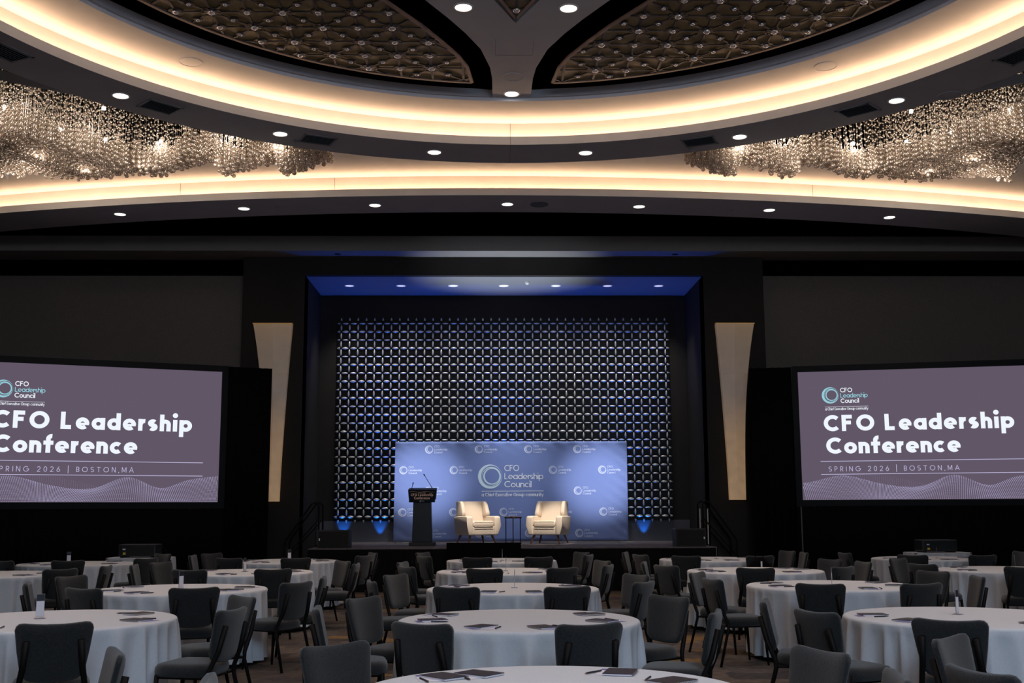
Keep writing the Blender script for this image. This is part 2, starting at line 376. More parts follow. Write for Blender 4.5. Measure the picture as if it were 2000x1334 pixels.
for s, (gx, gy), side in ((-1, (-3.512, 13.54), 'left'), (1, (2.446, 13.585), 'right')):
    P = screen_poly(s)
    t = thing('pierced_ceiling_screen', f'olive gold pierced ceiling screen with dark lattice, {side} of the central spine', 'ceiling screen', (0, 0, 0), group='pierced screens in the ceiling recess')
    flat_shape('gold_backing', [P], ZS+.026, .004, gold_panel, t)
    bm = nb()
    for i in range(len(P)):
        bar2(bm, P[i], P[(i+1) % len(P)], .05, ZS-.005, ZS+.022)
    obj('border', bm, mat('screen_border', (.22, .15, .12), .5), t)
    bm = nb(); jw = []
    for i in range(-14, 15):
        for j in range(-8, 9):
            c = Vector((gx+i*SP, gy+j*SP)); big = (i+j) % 2 == 0
            for d in ((1, 0), (0, 1)):
                bar2(bm, c, c+Vector(d)*SP, .026 if d[0] else .032, ZS, ZS+.014, P)
            if big:
                for d in ((1, 1), (1, -1), (-1, 1), (-1, -1)):
                    bar2(bm, c, c+Vector(d)*SP*.5, .030, ZS, ZS+.014, P)
            if inside(c, P) and all(inside(c+Vector((.12*math.cos(a), .12*math.sin(a))), P) for a in (0, 1.57, 3.14, 4.71)):
                ro_, ri = (.125, .088) if big else (.098, .068)
                rings(bm, [(ri, ZS), (ro_, ZS), (ro_, ZS+.014), (ri, ZS+.014), (ri, ZS)], 20, c)
                jw.append((c, 'L' if big else 'M'))
            cs = c+Vector((SP/2, SP/2))
            if inside(cs, P) and all(inside(cs+Vector((.09*math.cos(a), .09*math.sin(a))), P) for a in (0, 1.57, 3.14, 4.71)):
                rings(bm, [(.0, ZS), (.062, ZS), (.062, ZS+.014)], 16, cs)
                jw.append((cs, 'S'))
    obj('lattice', bm, lattice_m, t)
    for c, k in jw:
        if c.y < 12.9: continue                       # nearer than the picture's top edge
        if JM[k][1]:
            d = link('amber_disc', JM[k][1], t, (c.x, c.y, ZS+.014)); link('jewel', JM[k][0], d, (0, 0, -.014))
        else: link('jewel', JM[k][0], t, (c.x, c.y, ZS+.0))
# centre star screen
P = [(CX+(x-CX)*.86, CY+(y-CY)*.955) for x, y in star()]
t = thing('pierced_ceiling_screen', 'small pointed pierced ceiling screen in the middle of the spine', 'ceiling screen', (0, 0, 0), group='pierced screens in the ceiling recess')
flat_shape('gold_backing', [P], ZS+.026, .004, gold_panel, t)
bm = nb()
for i in range(len(P)): bar2(bm, P[i], P[(i+1) % len(P)], .045, ZS-.005, ZS+.022)
obj('border', bm, mat('screen_border', (.22, .15, .12), .5), t)
bm = nb()
for i in range(-8, 9):
    for j in range(-8, 9):
        c = Vector((CX+i*SP, CY+.25+j*SP))
        for d in ((1, 0), (0, 1)): bar2(bm, c, c+Vector(d)*SP, .036, ZS, ZS+.014, P)
        for d in ((1, 1), (1, -1)): bar2(bm, c-Vector(d)*SP*.5, c+Vector(d)*SP*.5, .036, ZS, ZS+.014, P)
obj('lattice', bm, lattice_m, t)
link('jewel', JM['L'][0], t, (CX, 13.42, ZS-.004))

# ------------------------------------------------------------------ ceiling fittings
def fit(name, label, cat, loc, rz=0, group=None): return thing(name, label, cat, loc, rz, group)
bmq = nb(); rings(bmq, [(.10, .0), (.108, -.012), (.125, -.010), (.128, .0)], 28); TRIM = bpy.data.meshes.new('trim'); bmq.to_mesh(TRIM); bmq.free(); TRIM.materials.append(mat('white_trim', (.7, .68, .66), .5))
def lens_mesh(m):
    b_ = nb(); rings(b_, [(.102, -.004), (.06, -.010)], 24, cap1=True); me = bpy.data.meshes.new('lens'); b_.to_mesh(me); b_.free(); me.materials.append(m); return me
LENS = lens_mesh(lamp_on); LENS_LOW = lens_mesh(lamp_low)
def downlight(x, y, z, label, group, lens=LENS, power=115):
    t = fit('recessed_downlight', label, 'downlight', (x, y, z), 0, group)
    link('trim_ring', TRIM, t); link('lens', lens, t)
    if power: spot('downlight_beam', (x, y, z-.03), (x, y, 0), power, WARM, 95, .8, .1)
names = ['first', 'second', 'third', 'fourth', 'fifth', 'sixth', 'seventh']
for i, (x, y) in enumerate(((-5.18, 15.24), (-3.23, 16.84), (-.88, 17.72), (1.6, 17.73), (3.96, 16.91), (5.87, 15.31))):
    downlight(x, y, 7.40, f'lit round downlight, {names[i]} from the left on the circular soffit', 'downlights on the circular soffit')
for i, (x, y) in enumerate(((-7.25, 21.64), (-4.73, 21.21), (-2.17, 20.95), (.37, 20.86), (2.92, 21.01), (5.51, 21.25), (8.07, 21.78))):
    downlight(x, y, 7.40, f'lit round downlight, {names[i]} from the left on the long arched soffit', 'downlights on the arched soffit', power=60)
for i, (x, y) in enumerate(((-.31, 13.37), (1.02, 13.38), (.36, 16.33))):
    downlight(x, y, 7.87, 'lit round downlight on the ceiling spine, ' + ('left of the pointed screen', 'right of the pointed screen', 'at the far tip')[i], 'downlights on the ceiling spine', power=190)
for i, x in enumerate((-3.31, -2.08, -.84, .37, 1.62, 2.86, 4.09)):
    downlight(x, 26.36, 6.92, f'dim round downlight, {names[i]} from the left in the blue-lit stage ceiling', 'downlights in the stage ceiling', LENS_LOW, 0)
    spot('stage_downlight_beam', (x, 26.36, 6.88), (x, 27.45, 3.6), 150, (1, .96, .92), 78, .9, .1)
def vent(x, y, ang, label):
    t = fit('air_vent', label, 'air vent', (x, y, 7.40), ang, 'air vents on the circular soffit')
    b_ = nb(); W, D = .27, .21
    for a in ((-W, W, -D, -D+.035), (-W, W, D-.035, D), (-W, -W+.035, -D, D), (W-.035, W, -D, D)): box(b_, a[0], a[1], a[2], a[3], -.012, .0)
    obj('frame', b_, vent_m, t)
    obj('backing', box(nb(), -W+.03, W-.03, -D+.03, D-.03, -.002, .0), gloss_black, t)
    for k in range(7):
        yy = -D+.06+k*.05; M_ = Matrix.Translation((0, yy, -.006)) @ Matrix.Rotation(.5, 4, 'X')
        obj('slat', box(nb(), -W+.035, W-.035, -.014, .014, -.0015, .0015, M_), slat_m, t)
for i, (x, y) in enumerate(((-6.25, 13.79), (-4.68, 15.61), (-2.67, 17.07), (3.36, 17.12), (5.44, 15.71), (6.84, 13.67))):
    a = math.atan2(y-CY, x-CX)
    x, y = CX+7.26*math.cos(a), CY+7.26*math.sin(a)
    vent(x, y, a-PI/2, f'grey slatted air vent, {names[i]} from the left on the circular soffit')
def ceil_speaker(x, y, z, r, label, m_):
    t = fit('ceiling_speaker', label, 'ceiling speaker', (x, y, z), 0, 'round speakers in the ceiling')
    b_ = nb(); rings(b_, [(r+.015, 0), (r+.012, -.01), (r, -.008), (r, -.002)], 32); obj('rim', b_, m_, t)
    b_ = nb(); rings(b_, [(r, -.003), (r*.5, -.006)], 32, cap1=True); obj('grille', b_, m_, t)
ceil_speaker(-4.16, 15.04, 7.82, .15, 'round cream speaker in the lit circular cove, left side', plaster)
ceil_speaker(4.80, 15.09, 7.82, .15, 'round cream speaker in the lit circular cove, right side', plaster)
ceil_speaker(.37, 15.66, 7.87, .15, 'round grey speaker on the ceiling spine before its tip light', plaster_dim)
ceil_speaker(.98, 20.88, 7.40, .16, 'round dark speaker beside the middle downlight of the arched soffit', mat('dark_grille', (.05, .05, .06), .6))
ceil_speaker(6.55, 15.1, 7.40, .15, 'round grey speaker at the right end of the circular soffit', soffit_m)
ceil_speaker(-3.75, 18.6, 7.83, .15, 'round cream speaker outline under the left crystals in the outer cove', plaster)
ceil_speaker(4.2, 18.75, 7.83, .15, 'round cream speaker outline under the right crystals in the outer cove', plaster)
b_ = nb(); rings(b_, [(.055, 0), (.055, -.03), (.045, -.05), (.02, -.07)], 16, cap1=True)
tag(obj('smoke_detector', b_, mat('white_trim', (.7, .68, .66), .5), None, (.92, 25.9, 6.92)), 'small white dome sensor among the stage ceiling lights', 'sensor')
for i, (x, y) in enumerate(((-4.05, 21.05), (4.75, 21.2), (-3.05, 17.15), (3.3, 17.5))):
    b_ = nb(); rings(b_, [(.04, 0), (.04, -.012), (.012, -.02), (.012, -.035)], 14, cap1=True)
    tag(obj('fire_sprinkler', b_, vent_m, None, (x, y, 7.40)), ('small sprinkler on the arched soffit near its second downlight', 'small sprinkler on the arched soffit near its sixth downlight', 'small sprinkler on the circular soffit beside the third left vent', 'small sprinkler on the circular soffit beside the first right vent')[i], 'sprinkler')
# access hatch outline on the spine
b_ = nb()
for a in ((-.26, .26, .245, .25), (-.26, -.255, -.30, .25), (.255, .26, -.30, .25)): box(b_, *a, -.004, .0)
tag(obj('access_hatch', b_, vent_m, None, (.36, 14.62, 7.87)), 'faint square access hatch outline on the ceiling spine', 'hatch')
for i, x in enumerate((-3.4, 4.25)):
    b_ = nb(); rings(b_, [(.075, 0), (.06, -.01)], 20, cap1=True)
    tag(obj('beam_speaker', b_, black_paint, None, (x, 24.85, 7.34)), f'small dark round fitting under the {("left", "right")[i]} part of the beam', 'fitting')

# ------------------------------------------------------------------ crystal chandeliers
m = bpy.data.materials.new('crystal_beads'); m.use_nodes = True; nt = m.node_tree; nt.nodes.clear()
out = nt.nodes.new('ShaderNodeOutputMaterial'); gl = nt.nodes.new('ShaderNodeBsdfGlossy'); gl.inputs['Roughness'].default_value = .12; gl.inputs['Color'].default_value = (1, .92, .84, 1)
df = nt.nodes.new('ShaderNodeBsdfTranslucent'); df.inputs['Color'].default_value = (.80, .68, .57, 1)
d2 = nt.nodes.new('ShaderNodeBsdfDiffuse'); d2.inputs['Color'].default_value = (.80, .68, .57, 1)
tr = nt.nodes.new('ShaderNodeBsdfTransparent'); tr.inputs['Color'].default_value = (.97, .95, .93, 1)
m1 = nt.nodes.new('ShaderNodeMixShader'); m1.inputs[0].default_value = .5
m2 = nt.nodes.new('ShaderNodeMixShader'); m2.inputs[0].default_value = .55
m3 = nt.nodes.new('ShaderNodeMixShader')
lw = nt.nodes.new('ShaderNodeLayerWeight'); lw.inputs['Blend'].default_value = .45
mr = nt.nodes.new('ShaderNodeMapRange'); mr.inputs['To Min'].default_value = .55; mr.inputs['To Max'].default_value = .95
nt.links.new(lw.outputs['Facing'], mr.inputs['Value']); nt.links.new(mr.outputs['Result'], m3.inputs[0])
nt.links.new(df.outputs[0], m1.inputs[1]); nt.links.new(d2.outputs[0], m1.inputs[2])
nt.links.new(m1.outputs[0], m2.inputs[1]); nt.links.new(gl.outputs[0], m2.inputs[2])
nt.links.new(tr.outputs[0], m3.inputs[1]); nt.links.new(m2.outputs[0], m3.inputs[2]); nt.links.new(m3.outputs[0], out.inputs[0])
BEAD = m
ng = bpy.data.node_groups.new('bead_strings', 'GeometryNodeTree')
ng.interface.new_socket('Geometry', in_out='INPUT', socket_type='NodeSocketGeometry')
ng.interface.new_socket('Geometry', in_out='OUTPUT', socket_type='NodeSocketGeometry')
gi = ng.nodes.new('NodeGroupInput'); go = ng.nodes.new('NodeGroupOutput')
ico = ng.nodes.new('GeometryNodeMeshIcoSphere'); ico.inputs['Radius'].default_value = 1; ico.inputs['Subdivisions'].default_value = 2
ss = ng.nodes.new('GeometryNodeSetShadeSmooth'); sm = ng.nodes.new('GeometryNodeSetMaterial'); sm.inputs['Material'].default_value = BEAD
iop = ng.nodes.new('GeometryNodeInstanceOnPoints'); at = ng.nodes.new('GeometryNodeInputNamedAttribute'); at.data_type = 'FLOAT'; at.inputs['Name'].default_value = 'rad'
ng.links.new(ico.outputs['Mesh'], ss.inputs[0]); ng.links.new(ss.outputs[0], sm.inputs['Geometry'])
ng.links.new(gi.outputs[0], iop.inputs['Points']); ng.links.new(sm.outputs[0], iop.inputs['Instance'])
ng.links.new(at.outputs[0], iop.inputs['Scale']); ng.links.new(iop.outputs[0], go.inputs[0])
def bead_bottom(d, y):
    """height of the lowest bead at distance d from the axis: long waves like a sawtooth"""
    if d < 6.3:
        per = [3.0, 3.95, 4.95, 6.3]
        for a, b in zip(per, per[1:]):
            if a <= d < b:
                f = (d-a)/(b-a); return 7.60-.26*min(1, f*1.25)+.05*math.sin(y*5)
        return 7.6
    return 7.36+.07*math.sin(d*2.4)+.04*math.sin(y*3+d)
rnd = random.Random(3)
SPARK = [(3.9, 18.3), (4.7, 18.3), (5.3, 17.6), (5.9, 18.4), (6.5, 17.3), (6.9, 18.6), (7.4, 17.9), (7.2, 16.4), (8.0, 18.9), (7.9, 16.9), (8.5, 19.4)]
for s, side in ((-1, 'left'), (1, 'right')):
    pts, rads, wires = [], [], []
    d = 3.1
    while d < 9.4:
        y = 13.7
        while y < 20.5:
            dd, yy = d+rnd.uniform(-.018, .018), y+rnd.uniform(-.018, .018)
            far = 18.9+max(0, dd-5)*.10
            if inside((dd, yy), OPEN_POLY) and yy > 14.2 and far > yy > far-(.75+max(0, dd-6.3)*1.5):
                zb = bead_bottom(dd, yy)+rnd.uniform(-.05, .05)
                z = zb; big = zb+rnd.uniform(.28, .42)
                while z < 8.55:
                    if z < big: r_ = rnd.uniform(.028, .044); z += r_; pts.append((CX+s*dd, yy, z)); rads.append(r_); z += r_+rnd.uniform(.0, .012)
                    else:
                        r_ = rnd.uniform(.011, .019); pts.append((CX+s*dd, yy, z)); rads.append(r_); z += rnd.uniform(.08, .18)
                wires.append((CX+s*dd, yy, zb))
            y += .098
        d += .098
    t = thing('crystal_chandelier', f'wide hanging mass of clear glass beads on strings, {side} side of the ceiling', 'chandelier', (CX+s*6, 18, 8.7), group='bead chandeliers')
    me = bpy.data.meshes.new('glass_beads'); me.from_pydata([(p[0]-t.location.x, p[1]-t.location.y, p[2]-t.location.z) for p in pts], [], [])
    at_ = me.attributes.new('rad', 'FLOAT', 'POINT'); at_.data.foreach_set('value', rads)
    o = link('glass_beads', me, t); o['kind'] = 'stuff'; md = o.modifiers.new('g', 'NODES'); md.node_group = ng; me.materials.append(BEAD)
    bm = nb()
    for x, y, z in wires:
        q = [(x-t.location.x+.0015*math.cos(a), y-t.location.y+.0015*math.sin(a)) for a in (0, 2.1, 4.2)]
        a_ = [bm.verts.new((*p, z-8.7)) for p in q]; b_ = [bm.verts.new((*p, 0)) for p in q]
        for k in range(3): bm.faces.new((a_[k], a_[(k+1) % 3], b_[(k+1) % 3], b_[k]))
    o = obj('wires', bm, steel, t); o['kind'] = 'stuff'
    for k, (dx, y) in enumerate(SPARK):
        b_ = nb(); rings(b_, [(.01, .05), (.028, .04), (.028, 0), (.02, -.004)], 12, cap1=True)
        zz = 7.75+.25*((k*37) % 10)/10
        o = obj('bulb', b_, mat('pin_spot_lens', (1, 1, 1), .5, emit=(1, .92, .80), es=25), t, (CX+s*dx-t.location.x, y-t.location.y, zz-8.7))
        l = bpy.data.lights.new('pin_or_fill_light', 'POINT'); l.energy = 16; l.color = (1, .84, .70); l.shadow_soft_size = .12
        lo = bpy.data.objects.new('pin_or_fill_light', l); COL.objects.link(lo); lo.location = (CX+s*dx, y, zz-.06)
        l2 = l.copy(); l2.energy = 5; lo = bpy.data.objects.new('pin_or_fill_light', l2); COL.objects.link(lo); lo.location = (CX+s*(dx+.25), y-.2, 7.28)  # second light is an unseen fill added below the beads, without a bulb

# ------------------------------------------------------------------ stroke lettering
def arcpts(cx, cy, r, a0, a1, n=None, ry=None):
    n = n or max(4, int(abs(a1-a0)/14)); ry = ry or r
    return [(cx+r*math.cos(math.radians(a0+(a1-a0)*i/n)), cy+ry*math.sin(math.radians(a0+(a1-a0)*i/n))) for i in range(n+1)]
def glyph(ch, w):
    h = w/2; xh = .70; r = (xh-w)/2; cy = xh/2; x0 = h
    if ch == ' ': return [], .34
    if ch in 'adgqbp':
        c = x0+r; st = c+r if ch in 'adgq' else x0
        S = [arcpts(c, cy, r, 0, 360, 28)]
        top = xh if ch in 'agpq' else 1.0; bot = -.32 if ch in 'gpq' else 0
        if ch == 'g': S.append([(st, xh), (st, -.12)]+arcpts(st-.5*r*1.6, -.12, .5*r*1.6, 0, -140)[1:])
        else: S.append([(st, bot), (st, top)])
        return S, 2*r+w
    if ch == 'o': return [arcpts(x0+r, cy, r, 0, 360, 28)], 2*r+w
    if ch == 'c': return [arcpts(x0+r, cy, r, 48, 312, 20)], 1.75*r+w
    if ch == 'e': return [('thin', [(x0+.02, cy-w*.12), (x0+2*r+h*.9, cy-w*.12)]), arcpts(x0+r, cy, r, -4, 312, 24)], 2*r+w
    if ch == 's':
        q = (xh-w)/4; k = x0+q*1.25
        return [arcpts(k, xh-h-q, q*1.25, 40, 270, 14, q)+arcpts(k, h+q, q*1.25, 90, -140, 14, q)[1:]], 2.5*q+w
    if ch in 'nhum':
        q = r*.78; c = x0+q
        if ch == 'n' or ch == 'h': return [[(x0, 0), (x0, 1.0 if ch == 'h' else xh)], arcpts(c, xh-h-q, q, 180, 0)+[(c+q, 0)]], 2*q+w
        if ch == 'u': return [[(x0, xh)]+arcpts(c, h+q, q, 180, 360), [(c+q, xh), (c+q, 0)]], 2*q+w
        q = r*.62; return [[(x0, 0), (x0, xh)], arcpts(x0+q, xh-h-q, q, 180, 0)+[(x0+2*q, 0)], arcpts(x0+3*q, xh-h-q, q, 180, 0)+[(x0+4*q, 0)]], 4*q+w
    if ch == 'r': return [[(x0, 0), (x0, xh)], arcpts(x0+.22, xh-h-.20, .20, 180, 80, 8)], .17+w
    if ch == 'i': return [[(x0, 0), (x0, xh)], ('dot', x0, 1.0-h*.2, h*1.1)], w
    if ch == 'l': return [[(x0, 0), (x0, 1.0)]], w
    if ch == 't': return [[(x0+.12, 0), (x0+.12, .95)], [(0, xh-h), (.24+w, xh-h)]], .24+w
    if ch == 'f': return [[(x0+.12, 0), (x0+.12, .8)]+arcpts(x0+.12+.16, .8, .16, 180, 80, 7)[1:], [(0, xh-h), (.26+w, xh-h)]], .26+w
    if ch == 'v': return [[(x0, xh), (x0+.24, 0), (x0+.48, xh)]], .48+w
    if ch == 'x': return [[(x0, xh), (x0+.42, 0)], [(x0, 0), (x0+.42, xh)]], .42+w
    if ch == 'y': return [[(x0, xh), (x0+.26, .02)], [(x0+.52, xh), (x0+.14, -.32)]], .52+w
    R = (1-w)/2
    if ch == 'O': return [arcpts(x0+R, .5, R, 0, 360, 32)], 2*R+w
    if ch == 'C': return [arcpts(x0+R, .5, R, 46, 314, 24)], 1.72*R+w
    if ch == 'G': return [arcpts(x0+R, .5, R, 46, 360, 26)+[(x0+R*1.1, .5)]], 2*R+w
    if ch == 'Q': return [arcpts(x0+R, .5, R, 0, 360, 32)], 2*R+w
    if ch == 'L': return [[(x0, 1), (x0, h), (x0+.42, h)]], .42+w
    if ch == 'F': return [[(x0, 0), (x0, 1-h), (x0+.46, 1-h)], [(x0, .52), (x0+.40, .52)]], .46+w
    if ch == 'E': return [[(x0+.44, 1-h), (x0, 1-h), (x0, h), (x0+.44, h)], [(x0, .5), (x0+.40, .5)]], .44+w
    if ch == 'P' or ch == 'R':
        q = .26-h*.3; S = [[(x0, 0), (x0, 1-h), (x0+.22, 1-h)]+arcpts(x0+.22, 1-h-q, q, 90, -90)[1:]+[(x0, 1-h-2*q)]]
        if ch == 'R': S.append([(x0+.2, 1-h-2*q), (x0+.48, 0)])
        return S, .5+w
    if ch == 'B': q = (1-w)/4; return [[(x0, h), (x0, 1-h), (x0+.2, 1-h)]+arcpts(x0+.2, 1-h-q, q, 90, -90)[1:]+[(x0, .5)], [(x0+.2, .5)]+arcpts(x0+.22, h+q, q, 90, -90)+[(x0, h)]], .2+q+w
    if ch == 'S': q = (1-w)/4; k = x0+q*1.1; return [arcpts(k, 1-h-q, q*1.15, 35, 270, 14, q)+arcpts(k, h+q, q*1.15, 90, -145, 14, q)[1:]], 2.3*q+w
    if ch == 'I' or ch == '|': return [[(x0, 0 if ch == 'I' else -.25), (x0, 1 if ch == 'I' else 1.25)]], w
    if ch == 'N': return [[(x0, 0), (x0, 1)], [(x0, 1), (x0+.60, 0)], [(x0+.60, 0), (x0+.60, 1)]], .60+w
    if ch == 'M': return [[(x0, 0), (x0, 1)], [(x0, 1), (x0+.36, .15), (x0+.72, 1)], [(x0+.72, 1), (x0+.72, 0)]], .72+w
    if ch == 'A': return [[(x0, 0), (x0+.37, 1), (x0+.74, 0)], [(x0+.14, .33), (x0+.60, .33)]], .74+w
    if ch == 'T': return [[(0, 1-h), (.56+w, 1-h)], [(x0+.28, 0), (x0+.28, 1)]], .56+w
    if ch == '0': return [arcpts(x0+.26, .5, .26, 0, 360, 24, R)], .52+w
    if ch == '2': return [arcpts(x0+.25, .73-h*.5, .25, 165, -35, 12)+[(x0, h), (x0+.52, h)]], .52+w
    if ch == '6': return [arcpts(x0+.26, h+.26, .26, 0, 360, 22), [(x0+.02, h+.34), (x0+.36, 1)]], .52+w
    if ch == ',': return [[(x0+.04, .08), (x0-.03, -.14)]], w
    return [], .4
def stroke(bm, pts, w, T):
    closed = (Vector(pts[0])-Vector(pts[-1])).length < 1e-4; P = [Vector(p) for p in pts]
    if closed: P = P[:-1]
    n = len(P); L = []
    for i in range(n):
        a = P[i-1] if (i > 0 or closed) else None; b = P[(i+1) % n] if (i < n-1 or closed) else None
        d1 = (P[i]-a).normalized() if a is not None else None; d2_ = (b-P[i]).normalized() if b is not None else None
        if d1 is None: d1 = d2_
        if d2_ is None: d2_ = d1
        nn = Vector((-(d1+d2_).y, (d1+d2_).x)).normalized(); n1_ = Vector((-d1.y, d1.x)); k = max(.45, nn.dot(n1_))
        L.append((bm.verts.new(T(P[i]+nn*w/2/k)), bm.verts.new(T(P[i]-nn*w/2/k))))
    for i in range(n if closed else n-1):
        a, b = L[i], L[(i+1) % n]; bm.faces.new((a[0], b[0], b[1], a[1]))
def text_width(s, w, track): return sum(glyph(c, w)[1]+track for c in s)-track
def write(bm, s, T, x, y, size, w=.12, track=.09, width=None, sx=1, serif=False, align='l'):
    """draw s with its baseline start at (x, y); T maps surface (u, v) to 3-D; width squeezes or stretches to fit"""
    tw = text_width(s, w, track)*size
    if width: sx = width/tw
    if align == 'c': x -= tw*sx/2
    u = 0
    for ch in s:
        S, adv = glyph(ch, w)
        for st in S:
            tf = lambda p: T(x+(u+p[0])*size*sx, y+p[1]*size)
            if st[0] == 'dot':
                bm.faces.new([bm.verts.new(tf((st[1]+st[3]*1.15*math.cos(k*PI/6), st[2]-.02+st[3]*1.15*math.sin(k*PI/6)))) for k in range(12)]); continue
            if st[0] == 'thin': stroke(bm, st[1], min(w, .05+w*.35), tf); continue
            stroke(bm, st, w, tf)
            if serif:
                for p, q in ((st[0], st[1]), (st[-1], st[-2])):
                    if abs(p[0]-q[0]) < .02 and len(st) < 9: stroke(bm, [(p[0]-.12, p[1]), (p[0]+.12, p[1])], w*.5, tf)
        u += adv+track
def crescent(bm, T, x, y, R, r, ox, oy, n=64):
    a = [bm.verts.new(T(x+R*math.cos(2*PI*k/n), y+R*math.sin(2*PI*k/n))) for k in range(n)]
    b = [bm.verts.new(T(x+ox+r*math.cos(2*PI*k/n), y+oy+r*math.sin(2*PI*k/n))) for k in range(n)]
    for k in range(n): bm.faces.new((a[k], a[(k+1) % n], b[(k+1) % n], b[k]))
def emblem(bm, T, x, y, R):
    crescent(bm, T, x, y, R, R*.86, R*.125, R*.03)
    crescent(bm, T, x+R*.11, y, R*.80, R*.73, -R*.045, -R*.03)
    crescent(bm, T, x+R*.12, y+R*.01, R*.685, R*.60, R*.05, R*.02)
def logo(bmr, bmt, T, x, y, R, w=.13):
    """emblem centred x, y with its three text lines to the right"""
    emblem(bmr, T, x, y, R); s = R*.50; X = x+R*1.22
    write(bmt, 'CFO', T, X, y+R*.46, s, w, .05); write(bmt, 'Leadership', T, X, y-R*.24, s, w, .045, width=R*3.25); write(bmt, 'Council', T, X, y-R*.94, s, w, .05)

# ------------------------------------------------------------------ screens
scr_bg = bpy.data.materials.new('projected_slide'); scr_bg.use_nodes = True; nt = scr_bg.node_tree; nt.nodes.clear()
out = nt.nodes.new('ShaderNodeOutputMaterial'); em = nt.nodes.new('ShaderNodeEmission'); em.inputs['Color'].default_value = (*srgb(97, 86, 102), 1)
nt.links.new(em.outputs[0], out.inputs[0])
def emat(name, c, s=1):
    m = bpy.data.materials.new(name); m.use_nodes = True; nt = m.node_tree; nt.nodes.clear()
    o = nt.nodes.new('ShaderNodeOutputMaterial'); e = nt.nodes.new('ShaderNodeEmission'); e.inputs['Color'].default_value = (*c, 1); e.inputs['Strength'].default_value = s
    nt.links.new(e.outputs[0], o.inputs[0]); return m
s_white = emat('slide_white', srgb(240, 246, 254)); s_ice = emat('slide_ice_blue', srgb(150, 205, 218)); s_line = emat('slide_line', srgb(190, 185, 220)); s_dot = emat('slide_dots', srgb(185, 180, 218))
SW, SH, ZB = 4.88, 2.745, 1.79
def screen(side, ox, oy, dx, dy, wing):
    """origin = lower left corner of the picture as seen; (dx, dy) runs to its right"""
    L = math.hypot(dx, dy); dx, dy = dx/L, dy/L; nx, ny = dy, -dx     # towards the audience
    T = lambda u, v, d=0: Vector((ox+dx*u+nx*d, oy+dy*u+ny*d, ZB+v))
    lab = 'left' if side < 0 else 'right'
    t = thing('projection_screen', f'large projection screen showing the conference title slide, {lab} of the stage', 'projection screen', (0, 0, 0), group='screens beside the stage')
    def slab(name, u0, u1, v0, v1, d0, d1, m_, par=t):
        b_ = nb(); vs = [b_.verts.new(T(u, v, d)) for u in (u0, u1) for v in (v0, v1) for d in (d0, d1)]
        for f in ((0, 1, 3, 2), (4, 6, 7, 5), (0, 4, 5, 1), (2, 3, 7, 6), (0, 2, 6, 4), (1, 5, 7, 3)): b_.faces.new([vs[i] for i in f])
        return obj(name, b_, m_, par)
    pic = slab('picture', 0, SW, 0, SH, -.02, .0, scr_bg)
    slab('backing', -.1, SW+.1, -.1, SH+.1, -.08, -.03, drape_m)
    for nm, a in (('frame', (-.13, SW+.13, SH, SH+.13)), ('frame', (-.13, SW+.13, -.13, 0)), ('frame', (-.13, 0, 0, SH)), ('frame', (SW, SW+.13, 0, SH))):
        slab(nm, a[0], a[1], a[2], a[3], -.03, .03, black_paint)
    # legs
    for u in (.3, SW-.3): slab('leg', u-.04, u+.04, -ZB, -.13, -.05, -.01, black_paint)
    F = lambda u, v: T(u, v, .004); G = lambda u, v: T(u, v, .003)
    k = SW/4.88
    b1, b2, b3, b4 = nb(), nb(), nb(), nb()
    write(b1, 'CFO Leadership', F, .50, 1.455, .345, .235, .115, width=3.80)
    obj('title_lettering', b1, s_white, pic); b1 = nb()
    write(b1, 'Conference', F, .53, .975, .345, .235, .09, width=2.70)
    obj('title_lettering', b1, s_white, pic)
    write(b2, 'SPRING 2026 | BOSTON,MA', F, .56, .60, .105, .10, .52, width=2.62)
    for v in (.815, .54): quad(b2, F(.40, v-.006), F(4.55, v-.006), F(4.55, v+.006), F(.40, v+.006))
    obj('date_line', b2, s_line, pic)
    emblem(b3, F, .66, 2.225, .175)
    write(b3, 'Leadership', F, .87, 2.17, .095, .13, .045, width=.56)
    obj('emblem', b3, s_ice, pic)
    write(b4, 'CFO', F, .87, 2.285, .095, .15, .05); write(b4, 'Council', F, .87, 2.055, .095, .15, .05)
    quad(b4, F(.54, 1.975), F(1.43, 1.975), F(1.43, 1.98), F(.54, 1.98))
    write(b4, 'a Chief Executive Group community', F, .54, 1.905, .055, .13, .02, width=.89, serif=True)
    obj('logo_lettering', b4, s_white, pic)
    # wave of dots
    b5 = nb()
    nu, nv = 150, 30
    def crest(tx): return .34+.17*math.exp(-((tx-.17)/.11)**2)-.10*math.exp(-((tx-.46)/.12)**2)+.13*math.exp(-((tx-.62)/.075)**2)-.15*math.exp(-((tx-.77)/.075)**2)+.20*tx**3
    for j in range(nv):
        ty = j/(nv-1)
        for i in range(nu):
            tx = i/(nu-1); u = tx*SW+.16*(1-ty)**1.5*math.sin(tx*8.5+.5)
            if u < .02 or u > SW-.02: continue
            v = .02+(crest(tx)-.02)*(1-(1-ty)**1.7)+.05*math.sin(tx*13+ty*5)*ty*(1-ty)
            if v < .012: continue
            r_ = .0052+.0022*(1-ty)
            b5.faces.new([b5.verts.new(G(u+r_*math.cos(q*PI/2+.78), v+r_*math.sin(q*PI/2+.78))) for q in range(4)])
    for i in range(90):
        tx = .22+.77*i/89
        for j in range(10):
            v = crest(tx)+.03+.022*j; u = tx*SW
            if v > .40+.16*math.sin(tx*7): continue
            b5.faces.new([b5.verts.new(G(u+.003*math.cos(q*PI/2), v+.003*math.sin(q*PI/2))) for q in range(4)])
    o = obj('dot_wave', b5, s_dot, pic); o['kind'] = 'stuff'
